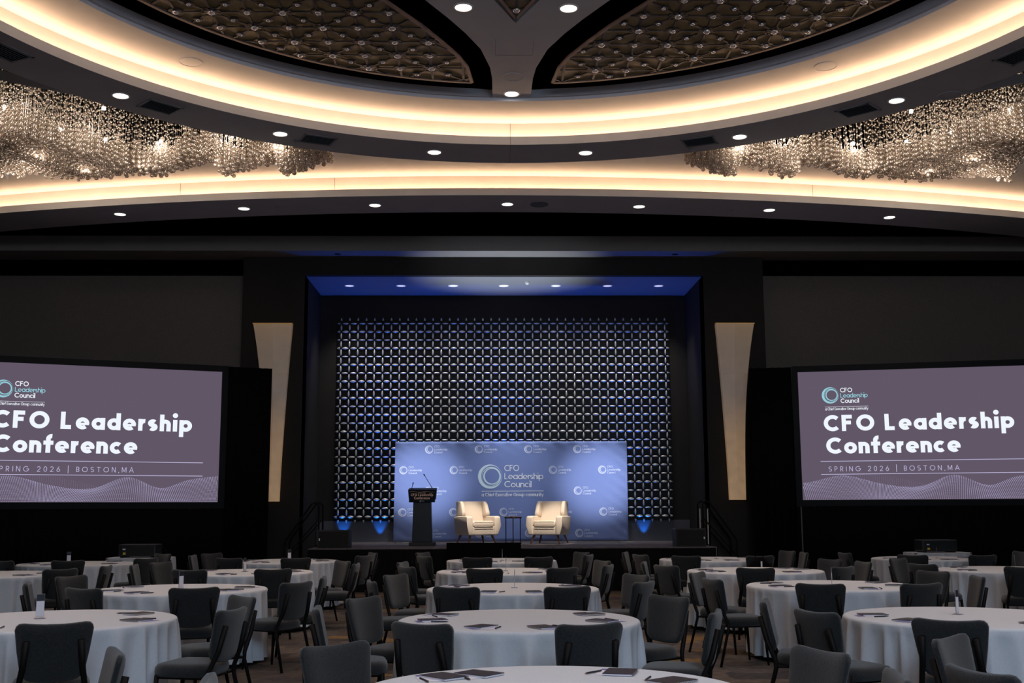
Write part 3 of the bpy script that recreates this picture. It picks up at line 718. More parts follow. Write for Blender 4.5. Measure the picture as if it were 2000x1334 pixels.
    # pleated black skirt under the screen and the wing panel beside it
    def pleats(name, u0, u1, v0, v1, d, label):
        b_ = nb(); n = int((u1-u0)/.045); cols = []
        for i in range(n+1):
            u = u0+(u1-u0)*i/n; q = d+.022*math.sin(i*1.9)+.01*math.sin(i*.7)
            cols.append((b_.verts.new(T(u, v0, q)), b_.verts.new(T(u, v1, q))))
        for a, b in zip(cols, cols[1:]): b_.faces.new((a[0], b[0], b[1], a[1]))
        o = obj(name, b_, drape_m, smooth=True)
        sol = o.modifiers.new('s', 'SOLIDIFY'); sol.thickness = .006; o.parent = t; o['label'] = label
    pleats('drape_skirt', -.13, SW+.13, -ZB+.01, -.14, .02, f'pleated black drape skirting the {lab} screen down to the floor')
    u0, u1 = wing; pleats('drape_wing', u0, u1, -ZB+.01, SH+.12, -.02, f'tall black drape wing between the {lab} screen and its wall lamp')
# left: right-hand lower corner at (-5.66, 23.83) running to (-9.5, 22.27)
lx, ly = -5.66, 23.83; ddx, ddy = 3.84, 1.56; LL = math.hypot(ddx, ddy)
screen(-1, lx-ddx/LL*SW, ly-ddy/LL*SW, ddx, ddy, (SW+.14, SW+1.06))
screen(1, 6.71, 24.04, 4.24, -1.09, (-1.03, -.14))

# ------------------------------------------------------------------ wall lamps
def wall_lamp(s):
    side = 'left' if s < 0 else 'right'
    yb = PIL-.02; cx = -4.84 if s < 0 else 5.59
    # outline: inner edge straighter, outer edge concave
    def edges(z):
        f = (z-1.81)/(5.78-1.81)
        inn = .235+.20*f**1.4
        out_ = .12+.30*max(0, f)**2.6+.02*f
        return inn, out_
    t = thing('wall_lamp', f'tall tapering alabaster wall lamp on the {side} pier', 'wall lamp', (cx, yb, 0), group='tall wall lamps')
    def strip(z0, z1, yo, m_, name, grow=0):
        b_ = nb(); n = 14; rows = []
        for i in range(n+1):
            z = z0+(z1-z0)*i/n; inn, ou = edges(z); inn += grow; ou += grow
            xi, xo = (inn, -ou) if s < 0 else (-inn, ou)
            rows.append([b_.verts.new(p) for p in ((xi, 0, z), (xi, yo, z), ((xi*.5+xo*.5), yo-.05, z), (xo, yo, z), (xo, 0, z))])
        for a, b in zip(rows, rows[1:]):
            for k in range(4): b_.faces.new((a[k], a[k+1], b[k+1], b[k]))
        b_.faces.new(rows[0]); b_.faces.new(rows[-1])
        return obj(name, b_, m_, t)
    for z0, z1 in ((1.81, 4.62), (4.63, 5.765)): strip(z0, z1, -.14, ALAB, 'alabaster_panel')
    b_ = nb(); n = 20; rows = []
    for i in range(n+1):
        z = 1.80+(5.75-1.80)*i/n; inn, ou = edges(z); xo = -(ou) if s < 0 else ou; e_ = -.06 if s < 0 else .06
        rows.append([b_.verts.new(p) for p in ((xo, 0, z), (xo, -.10, z), (xo+e_*(1-(z-1.8)/4*.9), -.06, z), (xo+e_*(1-(z-1.8)/4*.9), 0, z))])
    for a, b in zip(rows, rows[1:]):
        for k in range(3): b_.faces.new((a[k], a[k+1], b[k+1], b[k]))
    obj('brass_edge', b_, brass, t)
    b_ = nb(); inn, ou = edges(5.78)
    box(b_, *((-ou-.01, inn+.01) if s < 0 else (-inn-.01, ou+.01)), -.15, 0, 5.766, 5.785); obj('top_cap', b_, brass, t)
ALAB = bpy.data.materials.new('lit_alabaster'); ALAB.use_nodes = True; nt = ALAB.node_tree; b = nt.nodes['Principled BSDF']
b.inputs['Base Color'].default_value = (.35, .31, .27, 1); b.inputs['Roughness'].default_value = .5
tc = nt.nodes.new('ShaderNodeTexCoord'); sp = nt.nodes.new('ShaderNodeSeparateXYZ'); nt.links.new(tc.outputs['Object'], sp.inputs[0])
mr = nt.nodes.new('ShaderNodeMapRange'); mr.inputs['From Min'].default_value = 1.8; mr.inputs['From Max'].default_value = 5.8; nt.links.new(sp.outputs['Z'], mr.inputs['Value'])
ra = nt.nodes.new('ShaderNodeValToRGB'); e = ra.color_ramp.elements  # glow of the bulb inside painted as an emission ramp by height
e[0].color = (*srgb(158, 126, 90), 1); e[1].color = (*srgb(112, 88, 62), 1); e[1].position = 1
for pos, c in ((.35, (142, 112, 82)), (.6, (98, 84, 76)), (.85, (96, 80, 66))):
    x = e.new(pos); x.color = (*srgb(*c), 1)
nt.links.new(mr.outputs[0], ra.inputs[0])
n = nt.nodes.new('ShaderNodeTexNoise'); n.inputs['Scale'].default_value = 6; n.inputs['Detail'].default_value = 5; nt.links.new(tc.outputs['Object'], n.inputs['Vector'])
m_ = nt.nodes.new('ShaderNodeMix'); m_.data_type = 'RGBA'; m_.blend_type = 'OVERLAY'; m_.inputs[0].default_value = .35
nt.links.new(ra.outputs[0], m_.inputs[6]); nt.links.new(n.outputs['Fac'], m_.inputs[7]); nt.links.new(m_.outputs[2], b.inputs['Emission Color']); b.inputs['Emission Strength'].default_value = .62
wall_lamp(-1); wall_lamp(1)

# ------------------------------------------------------------------ metal petal wall
PX, PZ, PP = .3814, 1.456, .206
PY = YW-.10
t = thing('petal_wall_panel', 'wide black wall panel of interlaced silver metal petals behind the stage', 'wall panel', (PX, PY, PZ))
obj('backing', box(nb(), -19.98*PP, 19.98*PP, .03, .08, -.5*PP, 23.5*PP), gloss_black, t)
def petal_bm(bm, L, W, D, M_=None, n=10, half=False):
    rows = []; M_ = M_ or Matrix.Identity(4)
    for i in range(n+1):
        f = -1+2*i/n
        if half: f = i/n
        w_ = W*(1-abs(f)**2.3)+.0015; dd = D*(1-f*f)**.7 if abs(f) < 1 else 0
        rows.append([bm.verts.new(M_ @ Vector((f*L, -dd*math.cos(q*PI/2), w_*math.sin(q*PI/2)))) for q in (-1, -.5, 0, .5, 1)])
    for a, b in zip(rows, rows[1:]):
        for k in range(4): bm.faces.new((a[k], a[k+1], b[k+1], b[k]))
def petal_mesh(L, W, D, rot):
    bm = nb(); petal_bm(bm, L, W, D, Matrix.Rotation(PI/2, 4, 'Y') if rot else None, 8)
    me = bpy.data.meshes.new('petal'); bm.to_mesh(me); bm.free(); me.materials.append(petal_m)
    me.polygons.foreach_set('use_smooth', [True]*len(me.polygons)); return me
HB = petal_mesh(.081, .029, .030, False); HS = petal_mesh(.077, .018, .018, False); VB = petal_mesh(.080, .021, .024, True)
rest = nb(); cnt = 0
items = []
for k in range(24):
    for i in range(39): items.append(((-19+i)*PP, k*PP, HB if k % 2 == 0 else HS, 'h', k))
for k in range(23):
    for i in range(40): items.append(((-19.5+i)*PP, (k+.5)*PP, VB, 'v', k))
# the pieces on the left and right flanks of the backdrop and over it are all alike: the lowest rows beside the podium first
items.sort(key=lambda a: (0 if (a[1] < 3.0 and (a[0] < -2.5 or a[0] > 2.8)) else 1, a[1]))
for x, z, me, kd, k in items:
    if cnt < 300 and (x < -2.3 or x > 2.6): link('petal', me, t, (x, 0, z)); cnt += 1
    else:
        M_ = Matrix.Translation((x, 0, z))
        if kd == 'v': petal_bm(rest, .080, .021, .024, M_ @ Matrix.Rotation(PI/2, 4, 'Y'), 6)
        elif k % 2 == 0: petal_bm(rest, .081, .029, .030, M_, 6)
        else: petal_bm(rest, .077, .018, .018, M_, 6)
for k in range(24):
    for sgn in (-1, 1): petal_bm(rest, .075*sgn, .022 if k % 2 else .03, .03, Matrix.Translation((sgn*19.62*PP, 0, k*PP)), 4, True)
for i in range(40):
    petal_bm(rest, .075, .022, .025, Matrix.Translation(((-19.5+i)*PP, 0, -.35*PP)) @ Matrix.Rotation(PI/2, 4, 'Y'), 4, True)
    petal_bm(rest, .075, .022, .025, Matrix.Translation(((-19.5+i)*PP, 0, 23.35*PP)) @ Matrix.Rotation(-PI/2, 4, 'Y'), 4, True)
o = obj('petal_field', rest, petal_m, t, smooth=True); o['kind'] = 'stuff'

# ------------------------------------------------------------------ stage
ZS_ = .855; SF = 22.85
stage_top = mat('stage_carpet', (.13, .115, .12), .9, noise=(8, .25)); skirt_m = mat('stage_skirt', (.008, .007, .008), .95, spec=.1)
t = thing('stage', 'low black-skirted stage platform with a dark carpeted top', 'stage', (0, 0, 0))
xs = [-3.6, -2.38, -1.16, .06, 1.28, 2.50, 3.72, 4.6]
for a, b in zip(xs, xs[1:]):
    for y0, y1 in ((SF, SF+1.22), (SF+1.23, SF+2.44), (SF+2.45, YW-.02)):
        obj('deck_panel', box(nb(), a+.004, b-.004, y0, y1, ZS_-.05, ZS_), stage_top, t)
bm = nb(); n = 260
cols = []
for i in range(n+1):
    x = xs[0]+(xs[-1]-xs[0])*i/n; y = SF-.012+.012*math.sin(i*2.1)
    cols.append((bm.verts.new((x, y, .01)), bm.verts.new((x, y, ZS_-.02))))
for a, b in zip(cols, cols[1:]): bm.faces.new((a[0], b[0], b[1], a[1]))
obj('front_skirt', bm, skirt_m, t, smooth=True)
for x in (xs[0], xs[-1]): obj('side_skirt', box(nb(), x-.01, x+.01, SF, YW-.02, .01, ZS_-.05), skirt_m, t)

# printed backdrop
BY = 26.6; bx0, bx1, bz0, bz1 = -2.19, 3.28, .90, 3.215
m = bpy.data.materials.new('backdrop_fabric'); m.use_nodes = True; nt = m.node_tree; b = nt.nodes['Principled BSDF']
b.inputs['Roughness'].default_value = .75; b.inputs['Base Color'].default_value = (.20, .27, .54, 1); b.inputs['Specular IOR Level'].default_value = .3
tc = nt.nodes.new('ShaderNodeTexCoord'); n = nt.nodes.new('ShaderNodeTexNoise'); n.inputs['Scale'].default_value = 1.1; nt.links.new(tc.outputs['Object'], n.inputs['Vector'])
bp = nt.nodes.new('ShaderNodeBump'); bp.inputs['Strength'].default_value = .4; bp.inputs['Distance'].default_value = .05; nt.links.new(n.outputs['Fac'], bp.inputs['Height']); nt.links.new(bp.outputs['Normal'], b.inputs['Normal'])
t = thing('event_backdrop', 'blue printed fabric backdrop with repeated ring logos across the stage', 'backdrop', (0, 0, 0))
bm = nb(); nx, nz = 90, 36; g = []
rr = random.Random(5)
def wob(fx, fz):
    e = min(fx, 1-fx, (1-fz))
    v = .004*math.sin(fx*30+fz*5)
    v += .012*math.exp(-e*18)*math.sin(fx*90+fz*55)
    return v
for j in range(nz+1):
    row = []
    for i in range(nx+1):
        fx, fz = i/nx, j/nz
        x = bx0+(bx1-bx0)*fx - (.03*(1-fz) if fx < .5 else 0)*(1-fx*2 if fx < .5 else 0); z = bz0+(bz1-bz0)*fz
        if j == nz: z += -.006*abs(math.sin(fx*40))
        row.append(bm.verts.new((x, BY+wob(fx, fz), z)))
    g.append(row)
for j in range(nz):
    for i in range(nx): bm.faces.new((g[j][i], g[j][i+1], g[j+1][i+1], g[j+1][i]))
fab = obj('printed_fabric', bm, m, t, smooth=True); sol = fab.modifiers.new('s', 'SOLIDIFY'); sol.thickness = .004; sol.offset = 1
bm = nb()
for x in (bx0+.03, .55, bx1-.03): tube(bm, [(x, BY+.06, ZS_), (x, BY+.06, bz1-.03)], .02)
for z in (bz0+.04, bz1-.04): tube(bm, [(bx0+.02, BY+.06, z), (bx1-.02, BY+.06, z)], .02)
obj('frame', bm, steel, t)
for x in (bx0+.35, .0, 1.9, bx1-.05): obj('foot', box(nb(), x-.16, x+.16, BY-.28, BY+.3, ZS_, ZS_+.012), mat('grey_foot', (.35, .33, .30), .5), t)
def BT(u, v): return Vector((u, BY-.0075+wob((u-bx0)/(bx1-bx0), (v-bz0)/(bz1-bz0)), v))
def bpx(zx, zy):            # plan position of a mark on the fabric
    x = 740+zx/3.846; y = 840+zy/3.846
    return bx0+(x-774)/(1225-774)*(bx1-bx0), bz1-(y-861)/(1057-861)*(bz1-bz0)
bl, bt_ = nb(), nb()
for row, zy in ((( 383, 755, 1125, 1493), 142), ((193, 568, 1308, 1678), 300), ((378, 1493), 459), ((188, 565, 938, 1310, 1682), 619), ((378, 755, 1127, 1500), 779)):
    for zx in row:
        x, z = bpx(zx, zy); logo(bl, bt_, BT, x, z, .097, .14)
obj('ring_logo_print', bl, pale_ink, t); obj('logo_lettering', bt_, pale_ink, t)
bm = nb(); x, z = bpx(838, 350); k = (bx1-bx0)/(1225-774)/3.846
emblem(bm, BT, x, z, 90*k); obj('centre_emblem', bm, ice_ink, t)
bm = nb()
for s_, zx0, zx1, zy in (('CFO', 945, 1055, 309), ('Leadership', 945, 1236, 371), ('Council', 945, 1147, 432)):
    x0, z0 = bpx(zx0, zy); write(bm, s_, BT, x0, z0, 46*k, .125, .05, width=(zx1-zx0)*k)
x0, z0 = bpx(775, 461); x1, _ = bpx(1237, 461); quad(bm, BT(x0, z0-.006), BT(x1, z0-.006), BT(x1, z0+.006), BT(x0, z0+.006))
x0, z0 = bpx(775, 500); write(bm, 'a Chief Executive Group community', BT, x0, z0, 25*k, .15, .03, width=462*k, serif=True)
obj('centre_lettering', bm, white_ink, t)

# ------------------------------------------------------------------ armchairs, side table, lectern, stage boxes
def armchair(loc, rz, label):
    t = thing('armchair', label, 'armchair', loc, rz, 'cream armchairs on the stage')
    # front faces -Y; width .94, depth .84
    def soft(name, bm, bev=.045, par=t): return obj(name, bm, cream, par, bevel=bev, seg=4, smooth=True)
    bm = nb(); box(bm, -.36, .36, -.385, .34, .20, .40)
    for v in bm.verts:
        if v.co.z < .3: v.co.y = v.co.y*.95
    soft('seat_base', bm, .03)
    for s in (-1, 1):
        bm = nb(); prof = [(-.40, .20), (-.425, .42), (-.40, .60), (-.36, .63), (.10, .63), (.34, .61), (.34, .20)]
        xo = lambda z: .40 if z < .25 else (.475 if z < .5 else .455)
        a_ = [bm.verts.new((s*.295, y, z)) for y, z in prof]; b_ = [bm.verts.new((s*xo(z), y, z)) for y, z in prof]
        bm.faces.new(a_); bm.faces.new(b_)
        for i in range(len(prof)): bm.faces.new((a_[i], a_[(i+1) % len(prof)], b_[(i+1) % len(prof)], b_[i]))
        soft('arm', bm, .045)
        bm = nb(); pr = [(.02, .62), (-.01, .70), (.08, .90), (.15, .97), (.40, .97), (.34, .62)]
        a_ = [bm.verts.new((s*.275, y, z)) for y, z in pr]; b_ = [bm.verts.new((s*(.385 if z < .9 else .365), y, z)) for y, z in pr]
        bm.faces.new(a_); bm.faces.new(b_)
        for i in range(len(pr)): bm.faces.new((a_[i], a_[(i+1) % len(pr)], b_[(i+1) % len(pr)], b_[i]))
        soft('wing', bm, .035)
    bm = nb(); M_ = Matrix.Translation((0, .24, .42)) @ Matrix.Rotation(-.16, 4, 'X'); box(bm, -.32, .32, -.06, .10, -.02, .555, M_); soft('backrest', bm, .05)
    bm = nb(); box(bm, -.285, .285, -.405, .20, .375, .52)
    c = soft('seat_cushion', bm, .05)
    bm = nb()
    for z in (.395, .505): tube(bm, [(-.25, -.408, z), (.25, -.408, z)], .005, 6)
    obj('piping', bm, mat('cream_piping', (.62, .52, .42), .8), c)
    for sx in (-1, 1):
        for sy in (-1, 1):
            bm = nb(); tube(bm, [(sx*.29, sy*.25, .21), (sx*.37, sy*.33, 0)], .030, 10, .016); obj('leg', bm, walnut, t, smooth=True)
    t.scale = (.92, .92, .97)
    return t
armchair((-.27, 25.45, ZS_+.008), .48, 'cream winged armchair on stage, left of the small copper table')
armchair((1.37, 25.5, ZS_+.008), -.38, 'cream winged armchair on stage, right of the small copper table')
t = thing('side_table', 'small round black metal side table with a copper top between the armchairs', 'side table', (.56, 25.75, ZS_))
bm = nb(); rings(bm, [(.17, .575), (.185, .58), (.185, .60), (.17, .605)], 32, cap0=True, cap1=True); obj('table_top', bm, copper, t)
bm = nb(); rings(bm, [(.185, .565), (.20, .565), (.20, .588), (.185, .588), (.185, .565)], 32); obj('rim', bm, black_paint, t)
for k in range(3):
    a = k*2*PI/3+.5; bm = nb(); tube(bm, [(.19*math.cos(a), .19*math.sin(a), 0), (.19*math.cos(a), .19*math.sin(a), .58)], .010); obj('leg', bm, black_paint, t)
bm = nb(); rings(bm, [(.18, .0), (.20, .0), (.20, .015), (.18, .015), (.18, .0)], 32); obj('base_ring', bm, black_paint, t)

t = thing('lectern', 'black lectern with a conference sign and two gooseneck microphones', 'lectern', (-1.43, 24.6, ZS_))
obj('base', box(nb(), -.27, .29, -.24, .22, 0, .075), mat('lectern_base', (.03, .026, .026), .6), t, bevel=.01)
bm = nb(); box(bm, -.185, .195, -.16, .15, .075, .95)
for v in bm.verts:
    if v.co.z < .1: v.co.x *= 1.12
obj('column', bm, mat('lectern_wood', (.012, .009, .008), .35), t, bevel=.008)
bm = nb(); box(bm, -.30, .31, -.20, .22, .98, 1.19)
for v in bm.verts:
    if v.co.z < 1.0: v.co.x *= .93
    elif v.co.y > 0: v.co.z += .05
obj('reading_desk', bm, black_paint, t, bevel=.012)
sg = obj('sign_board', box(nb(), -.275, .285, -.222, -.205, .92, 1.17), gloss_black, t)
LT = lambda u, v: Vector((u, -.226, v))
cop = mat('copper_print', (.95, .62, .48), .5); bm = nb()
write(bm, 'CFO Leadership', LT, .005, 1.052, .058, .25, .08, width=.48, align='c')
write(bm, 'Conference', LT, .005, .985, .058, .25, .08, width=.34, align='c')
write(bm, 'Spring 2026', LT, .005, 1.112, .022, .12, .12, align='c')
stroke(bm, [(-.27+.05*i*.98, 1.145+.010*math.sin(i*1.1)) for i in range(12)], .004, lambda p: LT(p[0], p[1]))
obj('sign_lettering', bm, cop, sg)
bm = nb(); emblem(bm, LT, -.025, .945, .02); write(bm, 'CFO', LT, .004, .940, .018, .14, .06); obj('small_logo', bm, pale_ink, sg)
for pts in ([(.215, .0, 1.19), (.19, -.02, 1.27), (.12, -.07, 1.38), (.055, -.12, 1.49)], [(-.235, .0, 1.19), (-.225, -.02, 1.24), (-.205, -.06, 1.31)]):
    bm = nb(); tube(bm, pts, .006, 8); mi = obj('microphone', bm, black_paint, t)
    bm = nb(); p = Vector(pts[-1]); tube(bm, [p, p+(p-Vector(pts[-2])).normalized()*.045], .012, 8); obj('capsule', bm, black_paint, mi)

# confidence monitor, its back to nobody: a wide black screen on the floor in front of the stage
t = thing('floor_monitor', 'wide black screen standing on the floor before the middle of the stage', 'monitor', (-.09, 22.3, 0))
M_ = Matrix.Translation((0, 0, .55)) @ Matrix.Rotation(-.08, 4, 'X')
obj('casing', box(nb(), -.73, .73, .0, .06, -.4, .425, M_), drape_m, t, bevel=.01)
obj('screen_glass', box(nb(), -.71, .71, -.004, .0, -.38, .405, M_), drape_m, t)
for s in (-1, 1):
    bm = nb(); tube(bm, [(s*.45, .05, .3), (s*.45, -.22, .01)], .018); tube(bm, [(s*.45, .05, .3), (s*.45, .28, .01)], .018); obj('leg', bm, black_paint, t)

def sub_box(x, y, z0, w_, h, side, tick):
    t = thing('loudspeaker', f'low dark loudspeaker cabinet at the {side} front corner of the stage', 'loudspeaker', (x, y, z0), group='stage corner loudspeakers')
    obj('cabinet', box(nb(), -w_/2, w_/2, -.22, .22, 0, h), mat('speaker_cabinet', (.018, .016, .014), .6), t, bevel=.012)
    obj('grille', box(nb(), -w_/2+.03, w_/2-.03, -.232, -.222, .03, h-.03), mat('speaker_cloth', (.014, .013, .012), .9), t)
    bm = nb(); box(bm, tick-.012, tick+.012, -.238, -.233, h*.42, h*.55); obj('badge', bm, white_ink, t)
sub_box(-3.13, 23.3, ZS_, .64, .36, 'left', -.28)
sub_box(4.12, 23.3, ZS_, .62, .36, 'right', .27)
# stage steps with rails, at both ends
def stairs(s, x0, side):
    t = thing('stage_steps', f'black portable steps with handrails at the {side} end of the stage', 'steps', (x0, 24.78, 0), 0 if s > 0 else PI, 'portable stage steps')
    for k in range(4): obj('tread', box(nb(), .0+.17*k, .19+.17*k, -.28, .28, ZS_-.17*(k+1)-.03, ZS_-.17*(k+1)), stage_top, t)
    for y in (-.30, .30):
        obj('stringer', box(nb(), .0, .06, y-.015, y+.015, 0, ZS_-.17), black_paint, t)
        bm = nb(); tube(bm, [(-.02, y, ZS_-.3), (-.02, y, ZS_+.86), (.05, y, ZS_+.93), (.14, y, ZS_+.89), (.68, y, .98), (.70, y, .90), (.70, y, 0)], .02); obj('handrail', bm, black_paint, t)
        bm = nb(); tube(bm, [(0, y, ZS_+.55), (.69, y, .62)], .014); obj('lower_rail', bm, black_paint, t)
stairs(-1, -3.66, 'left'); stairs(1, 4.66, 'right')
for i, x in enumerate((4.60, 4.77)):
    bm = nb(); tube(bm, [(0, 0, ZS_), (0, 0, 1.62)], .014, 8)
    tag(obj('pole', bm, mat('cream_pole', (.75, .68, .55), .4), None, (x, 24.6, 0)), f'pale thin upright pole at the right stage end, {("nearer the petal wall", "nearer the handrail")[i]}', 'pole')
# light stand in front of the right drape
bm = nb(); tube(bm, [(0, 0, 0), (0, 0, 1.65)], .012, 8)
for k in range(3): tube(bm, [(0, 0, .35), (.35*math.cos(k*2.1), .35*math.sin(k*2.1), .01)], .009, 6)
tag(obj('tripod_stand', bm, mat('grey_stand', (.10, .12, .11), .4), None, (6.35, 22.9, 0)), 'slim dark tripod pole before the right drape', 'stand')

# ------------------------------------------------------------------ tables
TAB = {'1c': (0.29, 5.28), '2c': (0.23, 8.78), '2L': (-3.37, 8.99), '2R': (3.69, 8.8), '3c': (0.26, 12.29), '3L': (-3.32, 12.42), '3R': (3.77, 12.5), '4c': (0.21, 15.78), '4L': (-3.35, 15.85), '4LL': (-6.69, 15.63), '4R': (3.66, 15.63), '4RR': (7.12, 15.56), '5c': (0.22, 19.2), '5L': (-3.44, 19.32), '5LL': (-6.71, 18.78), '5R': (3.83, 19.31), '5RR': (7.45, 19.2)}
ROW = {'1': 'nearest', '2': 'second', '3': 'third', '4': 'fourth', '5': 'fifth'}
CN = {'c': 'middle', 'L': 'inner left', 'LL': 'outer left', 'R': 'inner right', 'RR': 'outer right'}
def tname(k): return f'{ROW[k[0]]}-row {CN[k[1:]]} table'
def cloth_mesh(seed):
    r_ = random.Random(seed); bm = nb(); n = 380; R = .915
    pl = []; a = 0
    while a < 2*PI-.1:
        wd = r_.uniform(.11, .30); pl.append((a+wd/2, wd*r_.uniform(.17, .28), r_.uniform(.3, 1.1))); a += wd
    def fold(a):
        v = 0
        for c, w_, h in pl:
            d = (a-c+PI) % (2*PI)-PI
            if abs(d) < 3*w_: v += h*math.exp(-(d/w_)**2)
        return v
    prof = [(.0, .768), (.3, .768), (.6, .768), (.8, .768), (.88, .768), (.905, .766), (.918, .760), (.925, .745), (None, .70), (None, .62), (None, .52), (None, .40), (None, .26), (None, .12), (None, .05)]
    prev = None
    for r0, z in prof:
        ring = []
        for i in range(n):
            a = 2*PI*i/n
            if r0 is not None: r = r0
            else:
                f = (.745-z)/.695
                r = .922+.010*f+.105*f**.55*(fold(a)-.38)
            if r0 == 0: continue
            zz = z
            ring.append(bm.verts.new((r*math.cos(a), r*math.sin(a), zz)))
        if r0 == 0: c = bm.verts.new((0, 0, z)); continue
        if prev is None:
            for i in range(n): bm.faces.new((c, ring[i], ring[(i+1) % n]))
        else:
            for i in range(n): bm.faces.new((prev[i], prev[(i+1) % n], ring[(i+1) % n], ring[i]))
        prev = ring
    bmesh.ops.recalc_face_normals(bm, faces=bm.faces)
    me = bpy.data.meshes.new('tablecloth'); bm.to_mesh(me); bm.free(); me.materials.append(linen)
    me.polygons.foreach_set('use_smooth', [True]*len(me.polygons)); return me
CLOTHS = [cloth_mesh(s) for s in range(5)]
t0 = thing('round_table', '', 'table')
bm = nb(); rings(bm, [(.90, .735), (.908, .745), (.90, .762)], 64, cap0=True, cap1=True); obj('tabletop', bm, walnut, t0)
for k in range(4):
    a = k*PI/2+.78; bm = nb(); tube(bm, [(.55*math.cos(a), .55*math.sin(a), .735), (.6*math.cos(a), .6*math.sin(a), 0)], .016); obj('leg', bm, steel, t0)
first = True
for i, (k, (x, y)) in enumerate(TAB.items()):
    lb = f'round table under its white cloth, the {tname(k)}'
    if first: t0.location = (x, y, 0); t0['label'] = lb; t0['group'] = 'round banquet tables'; first = False
    else: dup(t0, (x, y, 0), 0, lb, 'round banquet tables')
    o = link('tablecloth', CLOTHS[i % 5]); o.location = (x, y, 0); o.rotation_euler = (0, 0, i*1.3)
    tag(o, f'white floor-length cloth draped over the {tname(k)}', 'tablecloth', 'white round tablecloths')

# ------------------------------------------------------------------ banquet chairs
def back_bm():
    bm = nb(); nx, nz = 14, 12; H = .375
    def pt(u, v, side):
        u, v = math.sin(u*PI/2), .5+.5*math.sin((v-.5)*PI)   # columns and rows crowd towards the edges
        top = v > .5; e = .050 if top else .075; wv = .203+.037*v
        x = u*wv; z = v*.362; dx = abs(x)-(wv-e)
        if dx > 0:
            lim = e-math.sqrt(max(0, e*e-dx*dx))
            z = lim*(1-v*2)+z if not top else z-lim*(v*2-1)
        z += (.012*u*u if top else -.016*(1-u*u))*abs(v-.5)*2
        y = -.030*(1-u*u)
        th = .030*(1-.6*max(abs(u)**8, (abs(v-.5)*2)**10))
        return Vector((x, y+(th if side else -th), z))
    F = [[bm.verts.new(pt(-1+2*i/nx, j/nz, 1)) for i in range(nx+1)] for j in range(nz+1)]
    B = [[bm.verts.new(pt(-1+2*i/nx, j/nz, 0)) for i in range(nx+1)] for j in range(nz+1)]
    for j in range(nz):
        for i in range(nx):
            bm.faces.new((F[j][i], F[j][i+1], F[j+1][i+1], F[j+1][i])); bm.faces.new((B[j][i+1], B[j][i], B[j+1][i], B[j+1][i+1]))
    for i in range(nx):
        bm.faces.new((F[0][i+1], F[0][i], B[0][i], B[0][i+1])); bm.faces.new((F[nz][i], F[nz][i+1], B[nz][i+1], B[nz][i]))
    for j in range(nz):
        bm.faces.new((F[j][0], F[j+1][0], B[j+1][0], B[j][0])); bm.faces.new((F[j+1][nx], F[j][nx], B[j][nx], B[j+1][nx]))
    M_ = Matrix.Translation((0, -.235, .517)) @ Matrix.Rotation(.20, 4, 'X')
    for v in bm.verts: v.co = M_ @ v.co
    return bm
def seat_bm():
    bm = nb(); n = 28; rows = []
    for zz, g in ((.398, .90), (.403, .97), (.43, 1.0), (.462, .99), (.484, .93), (.494, .76), (.497, .4)):
        ring = []
        for i in range(n):
            a = 2*PI*i/n; c, s = math.cos(a), math.sin(a); p = 4.5
            q = (abs(c)**p+abs(s)**p)**(-1/p)
            x = q*c*(.245-.02*(s < 0)*abs(s))*g; y = q*s*.225*g
            ring.append(bm.verts.new((x, y-.01, zz)))
        rows.append(ring)
    for a, b in zip(rows, rows[1:]):
        for i in range(n): bm.faces.new((a[i], a[(i+1) % n], b[(i+1) % n], b[i]))
    bm.faces.new(rows[0]); bm.faces.new(rows[-1]); return bm
ch0 = thing('banquet_chair', '', 'chair')
obj('seat', seat_bm(), chair_fab, ch0, smooth=True)
obj('backrest', back_bm(), chair_fab, ch0, smooth=True)
for s in (-1, 1):
    bm = nb(); tube(bm, [(s*.20, .17, .41), (s*.215, .20, 0)], .018, 8, .012); obj('leg', bm, chair_metal, ch0, smooth=True)
    bm = nb(); tube(bm, [(s*.165, -.345, .765), (s*.183, -.300, .58), (s*.207, -.240, .44), (s*.212, -.238, .38), (s*.225, -.34, 0)], .022, 8, .014); obj('leg', bm, chair_metal, ch0, smooth=True)
bm = nb()
tube(bm, [(-.205, -.22, .395), (.205, -.22, .395)], .011); tube(bm, [(-.20, .17, .395), (.20, .17, .395)], .011)
for s in (-1, 1): tube(bm, [(s*.205, -.22, .395), (s*.20, .17, .395)], .011)
obj('seat_frame', bm, chair_metal, ch0)
